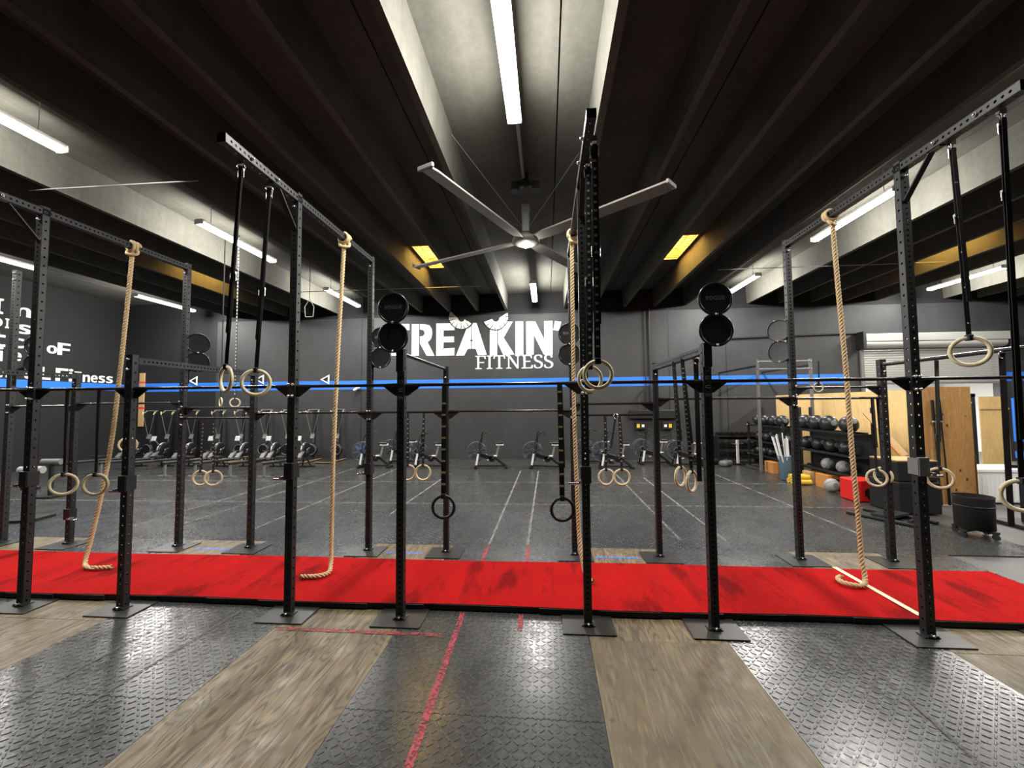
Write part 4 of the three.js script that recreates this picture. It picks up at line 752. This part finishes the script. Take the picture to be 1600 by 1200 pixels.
// red and black soft boxes
{
  const t = thing('plyo_box', 'bright red soft jump box with a black emblem', 'jump box', [6.78, 0, -9.75]);
  part('body', RB(0.5, 0.46, 0.5, 0.03, 0, 0.235, 0), M.red, t); part('emblem', [lathe([[0, 0.004], [0.11, 0.004], [0.11, -0.002], [0, -0.002]], 0, 0, 0, 6).rotateX(Math.PI / 2).translate(0.02, 0.2, 0.252), B(0.08, 0.1, 0.004, 0.02, 0.12, 0.253)], M.black, t); part('strap', [B(0.04, 0.3, 0.008, 0.18, 0.3, 0.252)], M.black, t);
}
{
  const a = thing('plyo_box', 'large black soft jump box at the bottom of the stack by the right front upright', 'jump box', [7.0, 0, -8.9]);
  part('body', RB(0.75, 0.6, 0.75, 0.03, 0, 0.305, 0), M.foam, a); part('seam', [B(0.76, 0.01, 0.76, 0, 0.5, 0)], M.vinyl, a);
  const b = thing('plyo_box', 'black soft jump box with a wooden lid, top of the stack', 'jump box', [7.0, 0.61, -8.9]);
  part('body', RB(0.72, 0.38, 0.7, 0.03, 0, 0.19, 0), M.foam, b); part('lid', B(0.7, 0.02, 0.7, 0, 0.39, 0), M.wood, b);
  const c = thing('sled', 'low black push sled on skids by the right back upright', 'sled', [6.2, 0, -8.2], 0.5);
  part('skid', [RB(0.08, 0.06, 1.1, 0.02, -0.28, 0.035, 0)], M.black, c); part('skid', [RB(0.08, 0.06, 1.1, 0.02, 0.28, 0.035, 0)], M.black, c); part('deck', [B(0.6, 0.04, 0.3, 0, 0.09, 0), B(0.6, 0.04, 0.06, 0, 0.09, 0.4)], M.steel, c); part('post', C([0, 0.1, 0], [0, 0.5, 0], 0.025), M.steel, c);
  const d = thing('weight_bench', 'dark padded bench behind the boxes with a red strap', 'bench', [7.36, 0, -9.7], 0.1); part('pad', RB(0.3, 0.08, 0.3, 0.02, 0, 0.84, 0), M.red, d); part('frame', [B(0.06, 0.8, 0.06, 0, 0.4, 0), B(0.4, 0.05, 0.3, 0, 0.03, 0)], M.steel, d);
}
// plywood partition and the sheet standing in front
{
  const t = thing('plywood_partition', 'low bright plywood partition behind the ball racks', 'partition');
  for (let k = 0; k < 5; k++) part('plywood_sheet', uvBox(B(0.02, 2.41, 1.216, 8.5, 1.205, -15.58 + 1.22 * k), 1, 0.3 * k, 0), M.plyWall, t);
  part('stud', [B(0.09, 0.04, 6.1, 8.56, 2.39, -13.14), B(0.09, 0.04, 6.1, 8.56, 0.02, -13.14)], M.wood, t);
  const a = thing('plywood_board', 'tall orange plywood board with dark knots standing upright', 'board');
  part('sheet', uvBox(B(0.93, 2.43, 0.02, 8.32, 1.218, -9.4), 1, 0.1, 0.2), M.plySheet, a); part('edge_batten', B(0.04, 1.0, 0.06, 8.8, 0.52, -9.42), M.brownPanel, a);
  for (const [kx, ky] of [[8.1, 1.83], [8.22, 1.86], [8.3, 1.63], [8.5, 0.7], [8.62, 0.52], [8.4, 0.3]]) part('knot', new THREE.CylinderGeometry(0.024, 0.022, 0.003, 12).rotateX(Math.PI / 2).scale(1, 1.25, 1).translate(kx, ky, -9.389), M.brownPanel, a);
  const b = thing('plank', 'pale plank leaning against the plywood partition', 'plank'); part('board', bar([7.62, 0.98, -9.6], [7.3, 1.9, -10.2], 0.14, 0.025), M.wood, b); part('batten', bar([7.5, 0.98, -9.55], [7.42, 1.2, -9.7], 0.05, 0.04), M.orangeWood, b);
}
for (const [x, lean, lab] of [[8.02, 0.02, 'barbell standing on end against the plywood board, left one'], [8.18, 0.05, 'barbell standing on end against the plywood board, right one']]) {
  const t = thing('barbell', lab, 'barbell', [x, 0, -9.3], 0, 'barbells standing on end'); part('shaft', C([0, 0.02, 0], [-lean, 2.15, -0.04], 0.015, 10), M.barSteel, t); part('sleeve', C([-lean * 0.8, 1.72, -0.034], [-lean, 2.16, -0.042], 0.026, 12), M.blackGloss, t); part('sleeve', C([0, 0.01, 0], [0, 0.42, -0.008], 0.026, 12), M.blackGloss, t); part('collar', C([-lean * 0.8, 1.7, -0.034], [-lean * 0.8, 1.73, -0.034], 0.042, 14), M.alu, t);
}
// tubs, machine, chest at the far right
function tub(x, z, r, h, label, wheels) {
  const t = thing('rubber_tub', label, 'tub', [x, 0, z], 0.3, 'black tubs');
  const y0 = wheels ? 0.13 : 0.005;
  part('body', lathe([[0, y0], [r * 0.98, y0], [r, y0 + h - 0.03], [r * 1.03, y0 + h], [r * 0.97, y0 + h], [r * 0.9, y0 + 0.04], [0, y0 + 0.04]], 0, 0, 0, 32), M.foam, t);
  part('band', torus(r * 0.98, 0.012, 0, 0, 0).rotateX(Math.PI / 2).translate(0, y0 + h * 0.7, 0), M.vinyl, t);
  part('contents', new THREE.CylinderGeometry(r * 0.92, r * 0.92, 0.04, 24).translate(0, y0 + h - 0.08, 0), M.vinyl, t);
  if (wheels) { const d = part('dolly', [B(r * 2.3, 0.03, 0.1, 0, 0.11, 0), B(0.1, 0.03, r * 2.3, 0, 0.11, 0)], M.black, t); for (const [a, b] of [[1, 0], [-1, 0], [0, 1], [0, -1]]) part('caster', [new THREE.CylinderGeometry(0.045, 0.045, 0.03, 14).rotateZ(Math.PI / 2).translate(a * r * 1.05, 0.046, b * r * 1.05), B(0.05, 0.05, 0.05, a * r * 1.05, 0.09, b * r * 1.05)], M.vinyl, d); }
}
tub(6.72, -7.25, 0.235, 0.5, 'wide black tub on a wheeled dolly at the right', true); tub(7.12, -6.6, 0.21, 0.66, 'narrow black tub cut by the right edge of the picture', false);
{
  const t = thing('storage_chest', 'white ribbed chest on the floor right of the plywood board', 'chest', [9.75, 0, -9.9]);
  part('body', RB(1.5, 0.62, 0.7, 0.02, 0, 0.32, 0), M.whitePaint, t); part('lid', RB(1.54, 0.08, 0.74, 0.02, 0, 0.67, 0), M.white, t); for (let k = 0; k < 16; k++) part('rib', B(0.03, 0.5, 0.02, -0.68 + k * 0.09, 0.31, 0.352), M.white, t);
}
{
  const t = thing('pulley_machine', 'tall black pulley machine with a small seat beyond the plywood board', 'gym machine', [9.6, 0, -11.2]);
  part('column', [B(0.1, 2.3, 0.1, -0.1, 1.15, 0), B(0.08, 2.3, 0.08, 0.9, 1.15, 0)], M.vinyl, t); part('top_bar', B(1.1, 0.08, 0.08, 0.4, 2.28, 0), M.steel, t); part('base', B(1.2, 0.06, 0.8, 0.4, 0.03, 0), M.steel, t); part('seat', RB(0.5, 0.08, 0.36, 0.02, 0.15, 1.0, 0.2, 0.1), M.vinyl, t); part('weight_stack', [B(0.16, 0.9, 0.1, -0.2, 0.6, -0.05)], M.grey, t); part('pull_bar', C([0.2, 2.1, 0.1], [0.8, 2.1, 0.1], 0.014), M.chrome, t);
}
{
  const t = thing('weight_tree', 'blue-wrapped black post machine at the right edge', 'gym machine', [8.15, 0, -7.9]);
  part('post', B(0.09, 2.5, 0.09, 0, 1.25, 0), M.vinyl, t); part('blue_wrap', [B(0.05, 0.75, 0.1, -0.06, 1.8, 0.02), B(0.04, 0.12, 0.1, -0.06, 1.2, 0.02)], M.blue, t); part('arm', [B(0.7, 0.06, 0.06, 0.1, 1.0, 0)], M.steel, t); part('base', B(0.6, 0.05, 0.6, 0, 0.025, 0), M.steel, t);
}
{
  const t = thing('leaning_plywood', 'stained pale plywood panel standing right of the pulley machine', 'panel', [13.72, 0, -14]);
  part('sheet', uvBox(B(0.8, 2.27, 0.03, 0, 1.14, 0), 1, 0.2, 0.4), M.plyWall, t); part('brace', [B(0.8, 0.05, 0.04, 0, 1.9, 0.03)], M.wood, t);
}
// benches in the dark at the left
{
  const t = thing('weight_bench', 'low bench with a grey padded roll at the dark far left', 'bench', [-9.95, 0, -7.3], 0.2);
  part('pad', new THREE.CylinderGeometry(0.07, 0.07, 0.4, 16).rotateZ(Math.PI / 2).translate(0, 0.95, 0), M.greyPaint, t); part('frame', [B(0.07, 0.9, 0.07, 0, 0.45, 0), B(0.5, 0.05, 0.5, 0, 0.025, 0), B(0.3, 0.05, 0.06, 0, 0.6, 0)], M.steel, t);
  const u = thing('weight_bench', 'second dim bench roll right of the far left upright', 'bench', [-12.0, 0, -9.2], 0.1);
  part('pad', new THREE.CylinderGeometry(0.07, 0.07, 0.45, 16).rotateZ(Math.PI / 2).translate(0, 0.85, 0), M.grey, u); part('frame', [B(0.07, 0.8, 0.07, 0, 0.4, 0), B(0.5, 0.05, 0.5, 0, 0.025, 0)], M.steel, u);
}

renderer.render(scene, camera);
